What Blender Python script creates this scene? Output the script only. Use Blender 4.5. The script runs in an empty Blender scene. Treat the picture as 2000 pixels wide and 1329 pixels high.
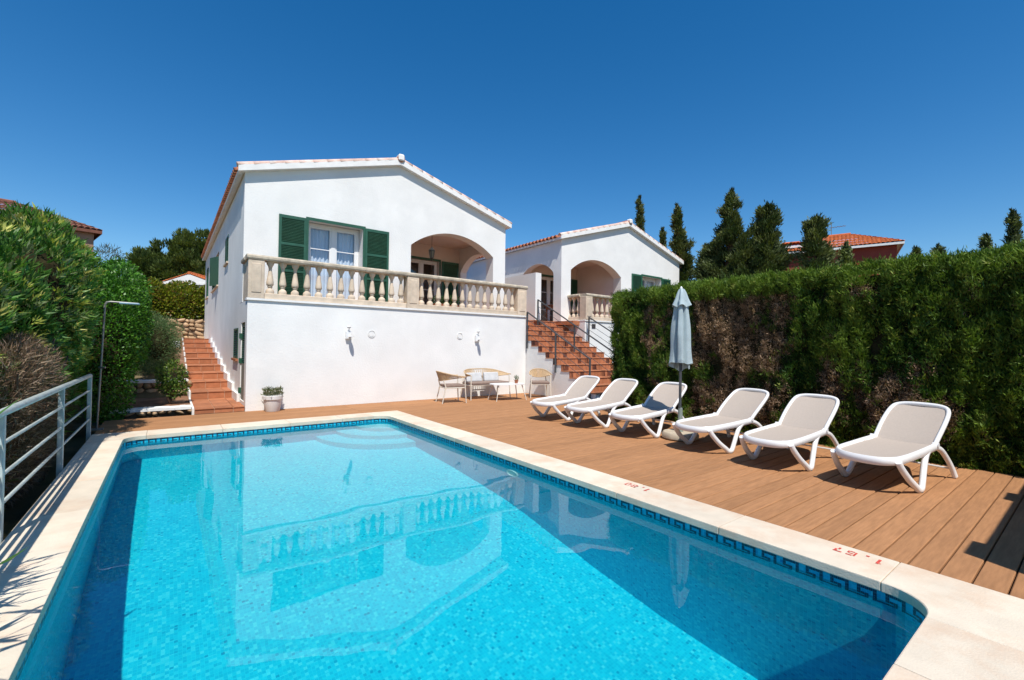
import bpy, bmesh, math, random
import numpy as np
from mathutils import Matrix, Vector, noise
from mathutils.geometry import tessellate_polygon

# ------------------------------------------------------------------ camera, sky, sun
sc = bpy.context.scene
random.seed(7); rng = np.random.default_rng(7)
CAM_R = ((0.79688606, -0.01881062, -0.6038367), (-0.60398793, -0.00315988, -0.7969872), (0.01308377, 0.99981807, -0.01387945))
cam = bpy.data.cameras.new('camera'); cam_o = bpy.data.objects.new('camera', cam); sc.collection.objects.link(cam_o)
cam_o.matrix_world = Matrix.Translation((0, 0, 1.4)) @ Matrix(CAM_R).to_4x4()
cam.sensor_width = 36; cam.lens = 15.89; cam.clip_start = .05; cam.clip_end = 900; sc.camera = cam_o
SUN = Vector((.21, .56, -1)).normalized()
world = bpy.data.worlds.new('World'); sc.world = world; world.use_nodes = True
wn = world.node_tree; sky = wn.nodes.new('ShaderNodeTexSky'); sky.sky_type = 'NISHITA'; sky.sun_disc = False
sky.sun_elevation = math.asin(-SUN.z); sky.sun_rotation = math.atan2(-SUN.x, -SUN.y)
sky.altitude = 0; sky.air_density = 1.0; sky.dust_density = 0.15; sky.ozone_density = 3.0
hsv = wn.nodes.new('ShaderNodeHueSaturation'); hsv.inputs['Saturation'].default_value = 1.38; hsv.inputs['Value'].default_value = 1.10
wn.links.new(sky.outputs[0], hsv.inputs['Color']); wn.links.new(hsv.outputs[0], wn.nodes['Background'].inputs[0])
wn.nodes['Background'].inputs[1].default_value = .10
sun = bpy.data.lights.new('sun', 'SUN'); sun.energy = 4.6; sun.angle = math.radians(.53); sun.color = (1, .955, .885)
sun_o = bpy.data.objects.new('sun', sun); sc.collection.objects.link(sun_o); sun_o.location = (0, -6, 12)
sun_o.rotation_euler = SUN.to_track_quat('-Z', 'Y').to_euler(); sun.cycles.is_caustics_light = True
sc.view_settings.view_transform = 'Standard'; sc.view_settings.look = 'None'; sc.view_settings.gamma = 1
sc.view_settings.use_curve_mapping = False; sc.view_settings.exposure = 0.29
sc.cycles.use_denoising = True; sc.cycles.max_bounces = 8; sc.cycles.caustics_refractive = True; sc.cycles.caustics_reflective = False
sc.cycles.sample_clamp_indirect = 6

# ------------------------------------------------------------------ materials
def new_mat(name):
    m = bpy.data.materials.new(name); m.use_nodes = True
    return m, m.node_tree, m.node_tree.nodes['Principled BSDF']
def nd(nt, kind, **kw):
    n = nt.nodes.new(kind)
    for k, v in kw.items():
        if k in n.inputs: n.inputs[k].default_value = v
        else: setattr(n, k, v)
    return n
def ramp(nt, fac, stops):
    r = nt.nodes.new('ShaderNodeValToRGB'); e = r.color_ramp.elements
    while len(e) < len(stops): e.new(.5)
    for q, (p, c) in zip(e, stops): q.position = p; q.color = (*c, 1)
    nt.links.new(fac, r.inputs[0]); return r.outputs[0]
def mixc(nt, fac, a, b, mode='MIX'):
    n = nt.nodes.new('ShaderNodeMix'); n.data_type = 'RGBA'; n.blend_type = mode
    for s, v in ((n.inputs[0], fac), (n.inputs[6], a), (n.inputs[7], b)):
        if isinstance(v, (int, float)): s.default_value = v
        elif isinstance(v, tuple): s.default_value = (*v, 1)
        else: nt.links.new(v, s)
    return n.outputs[2]
def M(name, col, rough=.7, var=.12, scale=4., bump=0., bscale=60., obj_var=0., metallic=0., stain=None, stretch=None, spec=None):
    """plain surface: colour broken up by noise at two sizes, optional fine relief, optional per-object variation"""
    m, nt, b = new_mat(name); L = nt.links
    tc = nd(nt, 'ShaderNodeTexCoord'); src = tc.outputs['Object']
    if stretch:
        mp = nd(nt, 'ShaderNodeMapping'); mp.inputs['Scale'].default_value = stretch; L.new(src, mp.inputs[0]); src = mp.outputs[0]
    oi = nd(nt, 'ShaderNodeObjectInfo')
    off = nd(nt, 'ShaderNodeVectorMath', operation='ADD'); sv = nd(nt, 'ShaderNodeVectorMath', operation='SCALE'); sv.inputs['Scale'].default_value = 31.
    cmb = nd(nt, 'ShaderNodeCombineXYZ')
    L.new(oi.outputs['Random'], cmb.inputs[0]); L.new(oi.outputs['Random'], cmb.inputs[1]); L.new(cmb.outputs[0], sv.inputs[0])
    L.new(src, off.inputs[0]); L.new(sv.outputs[0], off.inputs[1]); src = off.outputs[0]
    n1 = nd(nt, 'ShaderNodeTexNoise', Scale=scale, Detail=6.); L.new(src, n1.inputs['Vector'])
    lo = tuple(c * (1 - var) for c in col); hi = tuple(min(1, c * (1 + var)) for c in col)
    c = ramp(nt, n1.outputs[0], [(.3, lo), (.7, hi)])
    if stain:
        n2 = nd(nt, 'ShaderNodeTexNoise', Scale=scale * .35, Detail=8., Roughness=.7); L.new(src, n2.inputs['Vector'])
        f = ramp(nt, n2.outputs[0], [(.48, (0, 0, 0)), (.75, (1, 1, 1))]); c = mixc(nt, f, c, stain)
    if obj_var:
        mr = nd(nt, 'ShaderNodeMapRange'); L.new(oi.outputs['Random'], mr.inputs[0]); mr.inputs[3].default_value = 1 - obj_var; mr.inputs[4].default_value = 1 + obj_var
        sc_ = nd(nt, 'ShaderNodeVectorMath', operation='SCALE'); L.new(c, sc_.inputs[0]); L.new(mr.outputs[0], sc_.inputs['Scale']); c = sc_.outputs[0]
    L.new(c, b.inputs['Base Color']); b.inputs['Roughness'].default_value = rough; b.inputs['Metallic'].default_value = metallic
    if spec is not None: b.inputs['Specular IOR Level'].default_value = spec
    if bump:
        nb = nd(nt, 'ShaderNodeTexNoise', Scale=bscale, Detail=5.); L.new(src, nb.inputs['Vector'])
        bp = nd(nt, 'ShaderNodeBump', Strength=bump, Distance=.01); L.new(nb.outputs[0], bp.inputs['Height']); L.new(bp.outputs[0], b.inputs['Normal'])
    return m
white_wall = M('white_render', (.80, .79, .76), .9, .05, 1.3, .45, 28, stain=(.70, .695, .67), spec=.2)
white_trim = M('white_paint_trim', (.80, .79, .76), .8, .06, 5, .2, 50, spec=.2)
shade_wall = M('porch_shade_plaster', (.74, .66, .60), .9, .05, 2, .2, 40, spec=.2)  # house render dulled and warmed; the porch shade is in the colour
green_paint = M('green_gloss_paint', (.024, .098, .058), .45, .15, 6, .05, 80, obj_var=.08)
pvc = M('white_window_plastic', (.78, .78, .77), .35, .02, 4)
limestone = M('cast_limestone', (.62, .505, .385), .85, .12, 7, .4, 70, obj_var=.07, stain=(.46, .38, .29), spec=.2)
weathered_stone = M('weathered_limestone_rail', (.50, .43, .33), .9, .2, 9, .5, 60, stain=(.20, .18, .14), spec=.2)
coping_mat = M('pale_coping_stone', (.66, .575, .455), .75, .07, 5, .25, 90, obj_var=.08, stain=(.60, .42, .29), spec=.25)
deck_mat = M('brown_composite_board', (.375, .188, .088), .80, .14, 5, .25, 160, obj_var=.08, stretch=(1, 9, 9), stain=(.29, .145, .070), spec=.12)
dark_mat = M('dark_underlay', (.03, .028, .025), .9)
terracotta = M('terracotta_tile', (.40, .155, .072), .65, .16, 9, .2, 60, obj_var=.17, spec=.3)
terracotta_dark = M('dark_glazed_terracotta', (.13, .042, .022), .5, .2, 9, .2, 60, obj_var=.25)
grout_mat = M('pale_grout', (.56, .40, .28), .9, .1)
roof_mat = M('orange_roof_tile', (.42, .155, .080), .8, .25, 6, .4, 40, obj_var=.16, stain=(.30, .12, .07), spec=.2)
verge_mat = M('whitewashed_roof_tile', (.66, .46, .38), .85, .2, 6, .4, 40, obj_var=.1, stain=(.76, .72, .66), spec=.2)
roof_old = M('old_brown_roof_tile', (.20, .085, .058), .85, .25, 3, .4, 40, obj_var=.1, spec=.2)
roof_bright = M('bright_orange_roof_tile', (.55, .15, .05), .8, .2, 3, .3, 40, spec=.2)
rail_paint = M('pale_grey_rail_paint', (.50, .56, .53), .38, .12, 14, .15, 120, stain=(.30, .33, .31))
dark_metal = M('dark_grey_steel', (.055, .06, .065), .45, .15, 8)
steel = M('brushed_steel', (.24, .235, .22), .45, .15, 8, metallic=.5)
plastic_white = M('white_resin', (.76, .755, .745), .32, .02, 5, .03, 200)
sling_mat = M('taupe_mesh_sling', (.43, .365, .31), .75, .04, 60, .3, 500, spec=.2)
cloth_mat = M('pale_blue_grey_canvas', (.36, .44, .46), .85, .08, 8, .3, 180, spec=.15)
rope_mat = M('beige_rope', (.52, .37, .22), .8, .15, 30, .3, 200, spec=.2)
cream_metal = M('cream_metal_legs', (.68, .62, .52), .5, .04)
cushion_mat = M('taupe_cushion', (.26, .19, .155), .9, .1, 12, .3, 200, spec=.1)
pale_cushion = M('pale_grey_cushion', (.55, .55, .54), .9, .08, 12, .3, 200, spec=.1)
soil_mat = M('red_brown_soil', (.20, .105, .062), .95, .35, 5, .8, 25, stain=(.30, .20, .13), spec=.1)
ground_mat = M('dry_ground', (.13, .10, .055), .95, .4, 2, .8, 12, stain=(.09, .095, .035), spec=.1)
rubble = M('yellow_rubble_stone', (.46, .31, .185), .9, .2, 7, .6, 30, obj_var=.28, spec=.15)
mortar = M('mud_mortar', (.10, .065, .04), .95, .3, 10, .6, 30)
red_wall = M('red_painted_render', (.33, .065, .045), .9, .08, 1.5, .2, 20, spec=.15)
pink_wall = M('pinkish_render', (.36, .22, .15), .9, .12, 1.5, .2, 20, spec=.15)
bark = M('brown_bark', (.10, .065, .045), .95, .3, 12, .7, 40, spec=.1)
red_ink = M('faded_red_stencil_paint', (.55, .07, .05), .8, .35, 60)
curtain_mat = M('sky_tinted_curtain', (.66, .74, .86), .9, .10, 3, stretch=(14, 14, .3))  # blue of the sky mirrored in the panes is put into this colour
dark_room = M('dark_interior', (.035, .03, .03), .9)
brown_wood = M('brown_varnished_wood', (.20, .075, .03), .5, .2, 8, .2, 60, stretch=(1, 1, 8))
grey_wood = M('grey_weathered_wood', (.20, .19, .155), .9, .2, 12, .3, 60, stretch=(1, 1, .2))
clay_pot = M('clay_flower_pot', (.33, .11, .05), .8, .15, 8)
bulb_glass = M('frosted_lamp_glass', (.72, .72, .70), .3, .03)
black_iron = M('black_iron', (.02, .018, .016), .5, .2)

def glass_mat():
    m, nt, b = new_mat('window_glass'); L = nt.links
    for n in list(nt.nodes): nt.nodes.remove(n)
    out = nd(nt, 'ShaderNodeOutputMaterial'); mx = nd(nt, 'ShaderNodeMixShader'); fr = nd(nt, 'ShaderNodeFresnel', IOR=1.5)
    ad = nd(nt, 'ShaderNodeMath', operation='MULTIPLY_ADD'); ad.inputs[1].default_value = 1.; ad.inputs[2].default_value = .08
    tr = nd(nt, 'ShaderNodeBsdfTransparent'); tr.inputs[0].default_value = (.95, .97, .97, 1)
    gl = nd(nt, 'ShaderNodeBsdfGlossy', Roughness=.02)
    gm = nd(nt, 'ShaderNodeNewGeometry'); io = nd(nt, 'ShaderNodeMapRange'); io.inputs[3].default_value = 1.5; io.inputs[4].default_value = 1 / 1.5
    L.new(gm.outputs['Backfacing'], io.inputs[0]); L.new(io.outputs[0], fr.inputs[0])      # a thin pane reflects alike from both sides
    L.new(fr.outputs[0], ad.inputs[0]); L.new(ad.outputs[0], mx.inputs[0]); L.new(tr.outputs[0], mx.inputs[1]); L.new(gl.outputs[0], mx.inputs[2]); L.new(mx.outputs[0], out.inputs[0])
    return m
glass = glass_mat()

def water_mat():
    m, nt, b = new_mat('pool_water')
    b.inputs['Base Color'].default_value = (.42, .95, 1, 1); b.inputs['Roughness'].default_value = 0
    b.inputs['Transmission Weight'].default_value = 1; b.inputs['IOR'].default_value = 1.333
    return m
water_m = water_mat()

def mosaic(name, shades, grout, size=.025, light=1.):
    """2.5 cm glass mosaic: every cell takes a random shade, thin grout lines between"""
    m, nt, b = new_mat(name); L = nt.links
    tc = nd(nt, 'ShaderNodeTexCoord')
    s = nd(nt, 'ShaderNodeVectorMath', operation='SCALE'); s.inputs['Scale'].default_value = 1 / size; L.new(tc.outputs['Object'], s.inputs[0])
    a = nd(nt, 'ShaderNodeVectorMath', operation='ADD'); a.inputs[1].default_value = (.37, .41, .43); L.new(s.outputs[0], a.inputs[0])
    fl = nd(nt, 'ShaderNodeVectorMath', operation='FLOOR'); L.new(a.outputs[0], fl.inputs[0])
    wnz = nd(nt, 'ShaderNodeTexWhiteNoise'); L.new(fl.outputs[0], wnz.inputs['Vector'])
    big = nd(nt, 'ShaderNodeTexNoise', Scale=1.6, Detail=4.); L.new(tc.outputs['Object'], big.inputs['Vector'])
    c = ramp(nt, wnz.outputs['Value'], shades)
    g = ramp(nt, big.outputs[0], [(.35, (.88, .95, .97)), (.65, (1.0, 1.0, 1.0))]); c = mixc(nt, 1., c, g, 'MULTIPLY')
    fr = nd(nt, 'ShaderNodeVectorMath', operation='FRACTION'); L.new(a.outputs[0], fr.inputs[0])
    sp = nd(nt, 'ShaderNodeSeparateXYZ'); L.new(fr.outputs[0], sp.inputs[0])
    geo = nd(nt, 'ShaderNodeNewGeometry'); ns = nd(nt, 'ShaderNodeSeparateXYZ'); L.new(geo.outputs['Normal'], ns.inputs[0])
    acc = None
    for i in range(3):
        lt = nd(nt, 'ShaderNodeMath', operation='LESS_THAN'); lt.inputs[1].default_value = .10; L.new(sp.outputs[i], lt.inputs[0])
        ab = nd(nt, 'ShaderNodeMath', operation='ABSOLUTE'); L.new(ns.outputs[i], ab.inputs[0])
        l2 = nd(nt, 'ShaderNodeMath', operation='LESS_THAN'); l2.inputs[1].default_value = .7; L.new(ab.outputs[0], l2.inputs[0])
        mu = nd(nt, 'ShaderNodeMath', operation='MULTIPLY'); L.new(lt.outputs[0], mu.inputs[0]); L.new(l2.outputs[0], mu.inputs[1])
        if acc is None: acc = mu.outputs[0]
        else:
            mxx = nd(nt, 'ShaderNodeMath', operation='MAXIMUM'); L.new(acc, mxx.inputs[0]); L.new(mu.outputs[0], mxx.inputs[1]); acc = mxx.outputs[0]
    c = mixc(nt, acc, c, grout)
    L.new(c, b.inputs['Base Color']); b.inputs['Roughness'].default_value = .35
    return m
floor_tiles = mosaic('aqua_glass_mosaic', [(0., (.002, .38, .56)), (.05, (.004, .58, .74)), (.40, (.006, .65, .80)), (.75, (.012, .71, .83)), (.96, (.10, .82, .88))], (.03, .74, .83))
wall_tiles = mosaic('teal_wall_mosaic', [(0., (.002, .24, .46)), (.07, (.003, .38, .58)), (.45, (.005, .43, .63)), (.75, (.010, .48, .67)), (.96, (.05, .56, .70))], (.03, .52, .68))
key_tiles = mosaic('navy_glass_mosaic', [(0., (.004, .022, .055)), (.5, (.006, .035, .085)), (.95, (.010, .055, .12))], (.05, .12, .16), .0205)

def leaf_mat(name, rough=.45, trans=.35):
    m, nt, b = new_mat(name); L = nt.links
    at = nd(nt, 'ShaderNodeAttribute'); at.attribute_name = 'leaf_colour'
    L.new(at.outputs['Color'], b.inputs['Base Color']); b.inputs['Roughness'].default_value = rough; b.inputs['Specular IOR Level'].default_value = .3
    out = nt.nodes['Material Output']; mx = nd(nt, 'ShaderNodeMixShader'); mx.inputs[0].default_value = trans
    tl = nd(nt, 'ShaderNodeBsdfTranslucent'); cc = mixc(nt, 1., at.outputs['Color'], (1.3, 1.5, .6), 'MULTIPLY')
    L.new(cc, tl.inputs[0]); L.new(b.outputs[0], mx.inputs[1]); L.new(tl.outputs[0], mx.inputs[2]); L.new(mx.outputs[0], out.inputs[0])
    return m
leafy = leaf_mat('leaf', .42, .30); needle = leaf_mat('needle', .6, .18)
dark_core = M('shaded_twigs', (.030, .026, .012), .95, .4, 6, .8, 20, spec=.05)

# ------------------------------------------------------------------ geometry helpers
ORG = {}
def tag(o, label=None, cat=None, group=None, kind=None):
    for k, v in (('label', label), ('category', cat), ('group', group), ('kind', kind)):
        if v: o[k] = v
    return o
def link(o, parent=None):
    sc.collection.objects.link(o)
    if parent: o.parent = parent
    return o
def thing(name, label, cat, loc=(0, 0, 0), rz=0., group=None):
    o = link(bpy.data.objects.new(name, None)); o.location = loc; o.rotation_euler = (0, 0, rz); o.empty_display_size = .2
    ORG[o.name] = Vector(loc); return tag(o, label, cat, group)
def copy_tree(o, parent=None):
    c = link(o.copy(), parent)
    for ch in o.children: copy_tree(ch, c)
    return c
class G:
    def __init__(s): s.v = []; s.f = []
    def add(s, vs, fs):
        n = len(s.v); s.v += [tuple(p) for p in vs]; s.f += [tuple(i + n for i in f) for f in fs]; return s
    def box(s, x0, x1, y0, y1, z0, z1):
        return s.add([(x0, y0, z0), (x1, y0, z0), (x1, y1, z0), (x0, y1, z0), (x0, y0, z1), (x1, y0, z1), (x1, y1, z1), (x0, y1, z1)],
                     [(0, 3, 2, 1), (4, 5, 6, 7), (0, 1, 5, 4), (1, 2, 6, 5), (2, 3, 7, 6), (3, 0, 4, 7)])
    def obox(s, c, ax, ay, az):
        c, ax, ay, az = map(Vector, (c, ax, ay, az)); vs = []
        for k in (-1, 1):
            for i, j in ((-1, -1), (1, -1), (1, 1), (-1, 1)): vs.append(c + ax * i + ay * j + az * k)
        return s.add(vs, [(0, 3, 2, 1), (4, 5, 6, 7), (0, 1, 5, 4), (1, 2, 6, 5), (2, 3, 7, 6), (3, 0, 4, 7)])
    def tube(s, pts, r, n=8, closed=False, r2=None, up=None, smooth=0):
        pts = [Vector(p) for p in pts]
        if smooth:
            q = []; N = len(pts); rng_ = range(N if closed else N - 1)
            for i in rng_:
                p0 = pts[(i - 1) % N] if (closed or i > 0) else pts[i]; p1 = pts[i]; p2 = pts[(i + 1) % N]
                p3 = pts[(i + 2) % N] if (closed or i + 2 < N) else p2
                for k in range(smooth):
                    t = k / smooth
                    q.append(.5 * ((2 * p1) + (p2 - p0) * t + (2 * p0 - 5 * p1 + 4 * p2 - p3) * t * t + (-p0 + 3 * p1 - 3 * p2 + p3) * t ** 3))
            if not closed: q.append(pts[-1])
            pts = q
        N = len(pts); rings = []; prev = None
        for i, p in enumerate(pts):
            a = pts[(i - 1) % N] if (closed or i > 0) else p; b = pts[(i + 1) % N] if (closed or i < N - 1) else p
            d = (b - a).normalized()
            if up is not None: u = Vector(up); u = (u - d * u.dot(d)); u = u.normalized() if u.length > 1e-4 else d.orthogonal().normalized()
            elif prev is None: u = d.orthogonal().normalized()
            else: u = prev - d * prev.dot(d); u = u.normalized() if u.length > 1e-4 else d.orthogonal().normalized()
            prev = u; w = d.cross(u); ra = r[i * (len(r) - 1) // max(1, N - 1)] if isinstance(r, (list, tuple)) else r; rb = r2 if r2 else ra
            rings.append([p + u * (ra * math.cos(2 * math.pi * (k + .5) / n)) + w * (rb * math.sin(2 * math.pi * (k + .5) / n)) for k in range(n)])
        vs = [v for rg in rings for v in rg]; fs = []
        for i in range(N if closed else N - 1):
            j = (i + 1) % N
            for k in range(n): fs.append((i * n + k, i * n + (k + 1) % n, j * n + (k + 1) % n, j * n + k))
        if not closed: fs.append(tuple(range(n - 1, -1, -1))); fs.append(tuple((N - 1) * n + k for k in range(n)))
        return s.add(vs, fs)
    def lathe(s, prof, c=(0, 0, 0), n=16, mod=None):
        vs = []; fs = []
        for i, (r, z) in enumerate(prof):
            for k in range(n):
                a = 2 * math.pi * k / n; rr = r * (mod(a, i) if mod else 1); vs.append((c[0] + rr * math.cos(a), c[1] + rr * math.sin(a), c[2] + z))
        for i in range(len(prof) - 1):
            for k in range(n): fs.append((i * n + k, i * n + (k + 1) % n, (i + 1) * n + (k + 1) % n, (i + 1) * n + k))
        fs.append(tuple(range(n - 1, -1, -1))); fs.append(tuple((len(prof) - 1) * n + k for k in range(n)))
        return s.add(vs, fs)
    def prism(s, outline, lo, hi, plane='xz', holes=()):
        """extrude a 2D outline (with holes) between lo and hi along the remaining axis"""
        mp = {'xz': lambda a, b, t: (a, t, b), 'yz': lambda a, b, t: (t, a, b), 'xy': lambda a, b, t: (a, b, t)}[plane]
        loops = [outline] + list(holes); flat = [p for l in loops for p in l]
        tris = tessellate_polygon([[Vector((p[0], p[1], 0)) for p in l] for l in loops]); n = len(flat)
        vs = [mp(p[0], p[1], lo) for p in flat] + [mp(p[0], p[1], hi) for p in flat]
        fs = [tuple(t) for t in tris] + [tuple(i + n for i in reversed(t)) for t in tris]; k = 0
        for l in loops:
            for i in range(len(l)): j = (i + 1) % len(l); fs.append((k + i, k + j, k + j + n, k + i + n))
            k += len(l)
        return s.add(vs, fs)
    def build(s, name, mat, parent=None, org=None, fix=True, bevel=0., smooth=False, label=None, cat=None, group=None, kind=None, seg=1):
        o_ = ORG.get(parent.name, Vector()) if parent else Vector(org or (0, 0, 0))
        me = bpy.data.meshes.new(name); me.from_pydata([(x - o_.x, y - o_.y, z - o_.z) for x, y, z in s.v], [], s.f)
        if fix or bevel:
            bm = bmesh.new(); bm.from_mesh(me); bmesh.ops.recalc_face_normals(bm, faces=bm.faces)
            if bevel:
                ed = [e for e in bm.edges if len(e.link_faces) == 2 and e.calc_face_angle(0) > .6]
                bmesh.ops.bevel(bm, geom=ed, offset=bevel, segments=seg, affect='EDGES', profile=.6, clamp_overlap=True)
            bm.to_mesh(me); bm.free()
        me.materials.append(mat)
        if smooth:
            me.polygons.foreach_set('use_smooth', [True] * len(me.polygons))
            try: me.set_sharp_from_angle(angle=math.radians(45))
            except Exception: pass
        o = link(bpy.data.objects.new(name, me), parent)
        if parent is None: o.location = o_
        ORG[o.name] = o_
        return tag(o, label, cat, group, kind)
def inst(me, name, parent, loc, rz=0., scale=None, rot=None):
    o = link(bpy.data.objects.new(name, me), parent); o.location = Vector(loc) - (ORG.get(parent.name, Vector()) if parent else Vector())
    o.rotation_euler = rot or (0, 0, rz)
    if scale: o.scale = scale
    return o
def arc(c, r, a0, a1, n):
    return [(c[0] + r * math.cos(math.radians(a0 + (a1 - a0) * i / n)), c[1] + r * math.sin(math.radians(a0 + (a1 - a0) * i / n))) for i in range(n + 1)]

# foliage: many small leaf blades as one mesh
def blades(name, mat, P, D, L, W, C, parent=None, org=(0, 0, 0), fold=.25, kind='stuff', **kw):
    N = len(P); P = P - np.array(org if parent is None else ORG.get(parent.name, Vector()))
    D = D / (np.linalg.norm(D, axis=1, keepdims=True) + 1e-9)
    rnd = rng.normal(size=(N, 3)); S = np.cross(D, rnd); S /= (np.linalg.norm(S, axis=1, keepdims=True) + 1e-9); U = np.cross(S, D)
    L = np.broadcast_to(L, (N,))[:, None]; W = np.broadcast_to(W, (N,))[:, None]
    mid = P + D * L * .45 - U * W * fold
    V = np.stack([P, mid + S * W * .5, P + D * L, mid - S * W * .5], 1).reshape(-1, 3)
    me = bpy.data.meshes.new(name); me.vertices.add(4 * N); me.vertices.foreach_set('co', V.astype(np.float32).ravel())
    me.loops.add(4 * N); me.loops.foreach_set('vertex_index', np.arange(4 * N, dtype=np.int32))
    me.polygons.add(N); me.polygons.foreach_set('loop_start', np.arange(0, 4 * N, 4, dtype=np.int32)); me.polygons.foreach_set('loop_total', np.full(N, 4, dtype=np.int32))
    me.update(calc_edges=True)
    ca = me.color_attributes.new('leaf_colour', 'FLOAT_COLOR', 'POINT')
    cc = np.ones((N, 4, 4), np.float32); cc[:, :, :3] = np.clip(C, 0, 1)[:, None, :]; ca.data.foreach_set('color', cc.ravel())
    me.materials.append(mat); o = link(bpy.data.objects.new(name, me), parent)
    if parent is None: o.location = org
    return tag(o, kw.get('label'), kw.get('cat'), kw.get('group'), kind)
def nz(P, s, seed=0.):
    return np.array([noise.noise(Vector((p[0] * s[0] + seed, p[1] * s[1] + seed, p[2] * s[2] - seed))) for p in P])
def unit(n):
    v = rng.normal(size=(n, 3)); return v / np.linalg.norm(v, axis=1, keepdims=True)
def pick(n, cols, jit=.2, w=None):
    cols = np.array(cols); c = cols[rng.choice(len(cols), n, p=w)]; return c * (1 + rng.uniform(-jit, jit, (n, 1)))

# ------------------------------------------------------------------ ground
def gz(x, y):
    z = -.32 if x < 9 else -.2
    if .4 < x < 9 and y < 24.95: return z
    if y < 13.6 and x > -1.6: return z
    if y > 10.9:
        s = min(1.55, max(.08, .10 + .155 * (y - 12))); z = s if x < 9 else s * .6
    return z
xs = sorted(set([-300, -150, -70, -35, -20, -12, -8] + [-6 + i * .5 for i in range(10)] + [-.95, -.5, 0, .42, 1.3, 3, 5, 7, 8.6, 9.2, 11.2, 13, 16, 20, 26, 40, 80, 160, 300]))
ys = sorted(set([-200, -80, -30, -12, -6, -3, 0, 3, 6, 8, 10, 10.6, 10.95] + [11.5 + i * .75 for i in range(18)] + [24.9, 24.96] + [30, 36, 45, 60, 90, 160, 320]))
g = G(); nx = len(xs)
for y in ys:
    for x in xs: g.v.append((x, y, gz(x, y) + (.03 * noise.noise(Vector((x * .7, y * .7, 0))) if abs(x) < 30 else 0)))
for j in range(len(ys) - 1):
    for i in range(nx - 1):
        if xs[i] >= -.96 and xs[i + 1] <= 8.61 and ys[j] >= -3.01 and ys[j + 1] <= 10.61: continue
        g.f.append((j * nx + i, j * nx + i + 1, (j + 1) * nx + i + 1, (j + 1) * nx + i))
g.build('ground', ground_mat, kind='structure', fix=False)
g = G(); g.add([(-1.0, 11.15, .085), (.42, 11.15, .085), (.42, 13.6, .09), (-1.0, 13.6, .09)], [(0, 1, 2, 3)])
n0 = [(x, y, .30 + .155 * (y - 13.6) + .02 * noise.noise(Vector((x * 3, y * 3, 1)))) for y in (13.75, 15, 16.5, 18, 20, 22, 24.6) for x in (-1.6, -.8, -.2, .42)]
g.add(n0, [(j * 4 + i, j * 4 + i + 1, j * 4 + i + 5, j * 4 + i + 4) for j in range(6) for i in range(3)])
g.build('soil_bed', soil_mat, kind='structure', fix=False)

# ------------------------------------------------------------------ pool
X0, X1, Y0, Y1, RC = -.50, 3.47, .59, 8.70, .23      # inner edge of the coping
def rr(x0, x1, y0, y1, r, n=8):
    return arc((x1 - r, y0 + r), r, -90, 0, n) + arc((x1 - r, y1 - r), r, 0, 90, n) + arc((x0 + r, y1 - r), r, 90, 180, n) + arc((x0 + r, y0 + r), r, 180, 270, n)
shell = rr(X0 - .018, X1 + .018, Y0 - .018, Y1 + .018, RC + .018)
def fz(y):
    pts = [(.3, -1.88), (2.4, -1.86), (3.2, -1.78), (4.6, -1.50), (6, -1.36), (9, -1.22)]
    for (a, za), (b, zb) in zip(pts, pts[1:]):
        if y <= b: return za + (zb - za) * (y - a) / (b - a)
    return pts[-1][1]
g = G(); n = len(shell)
g.add([(x, y, -.048) for x, y in shell] + [(x, y, -2.3) for x, y in shell], [(i, i + n, (i + 1) % n + n, (i + 1) % n) for i in range(n)])
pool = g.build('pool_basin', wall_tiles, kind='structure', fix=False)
g = G(); yy = [.3, 1.2, 2.0, 2.4, 2.8, 3.2, 3.9, 4.6, 5.3, 6, 7.5, 8.9]
g.add([(x, y, fz(y)) for y in yy for x in (X0 - .2, X1 + .2)], [(2 * i, 2 * i + 1, 2 * i + 3, 2 * i + 2) for i in range(len(yy) - 1)])
g.build('pool_floor', floor_tiles, pool, fix=False, smooth=True)
for r, z in ((.62, -.36), (.98, -.66), (1.34, -.95)):
    g = G(); g.prism([(X1 + .1, Y1 + .1)] + arc((X1 + .018, Y1 + .018), r, 180, 270, 16), -1.4, z, 'xy'); g.build('pool_step', floor_tiles, pool)
# meander border in navy tile just under the coping
KEY = ["XXXXX..", "X...X..", "X.XXX..", "X.X....", "X.XXXXX"]; S = .0205
g = G(); per = []
for i in range(n):
    a, b = Vector((*shell[i], 0)), Vector((*shell[(i + 1) % n], 0)); per.append((a, b, (b - a).length))
tot = sum(p[2] for p in per); cells = int(tot / S / 7) * 7; S2 = tot / cells
def along(d):
    for a, b, l in per:
        if d <= l: return a + (b - a) * (d / l), (b - a).normalized()
        d -= l
    return per[-1][1], (per[-1][1] - per[-1][0]).normalized()
for c in range(cells):
    col = c % 7; rows = [k for k in range(5) if KEY[k][col] == 'X']
    p, t = along(c * S2 + .0008); q, _ = along(min(tot - 1e-4, (c + 1) * S2 - .0008)); nrm = Vector((-t.y, t.x, 0)) * .0018; p = p + nrm; q = q + nrm
    for k in rows:
        z0 = -.064 - k * S; z1 = z0 - S + .0012
        g.add([(p.x, p.y, z0), (q.x, q.y, z0), (q.x, q.y, z1), (p.x, p.y, z1)], [(0, 1, 2, 3)])
g.build('meander_border', key_tiles, pool, fix=False, kind='stuff')
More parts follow.
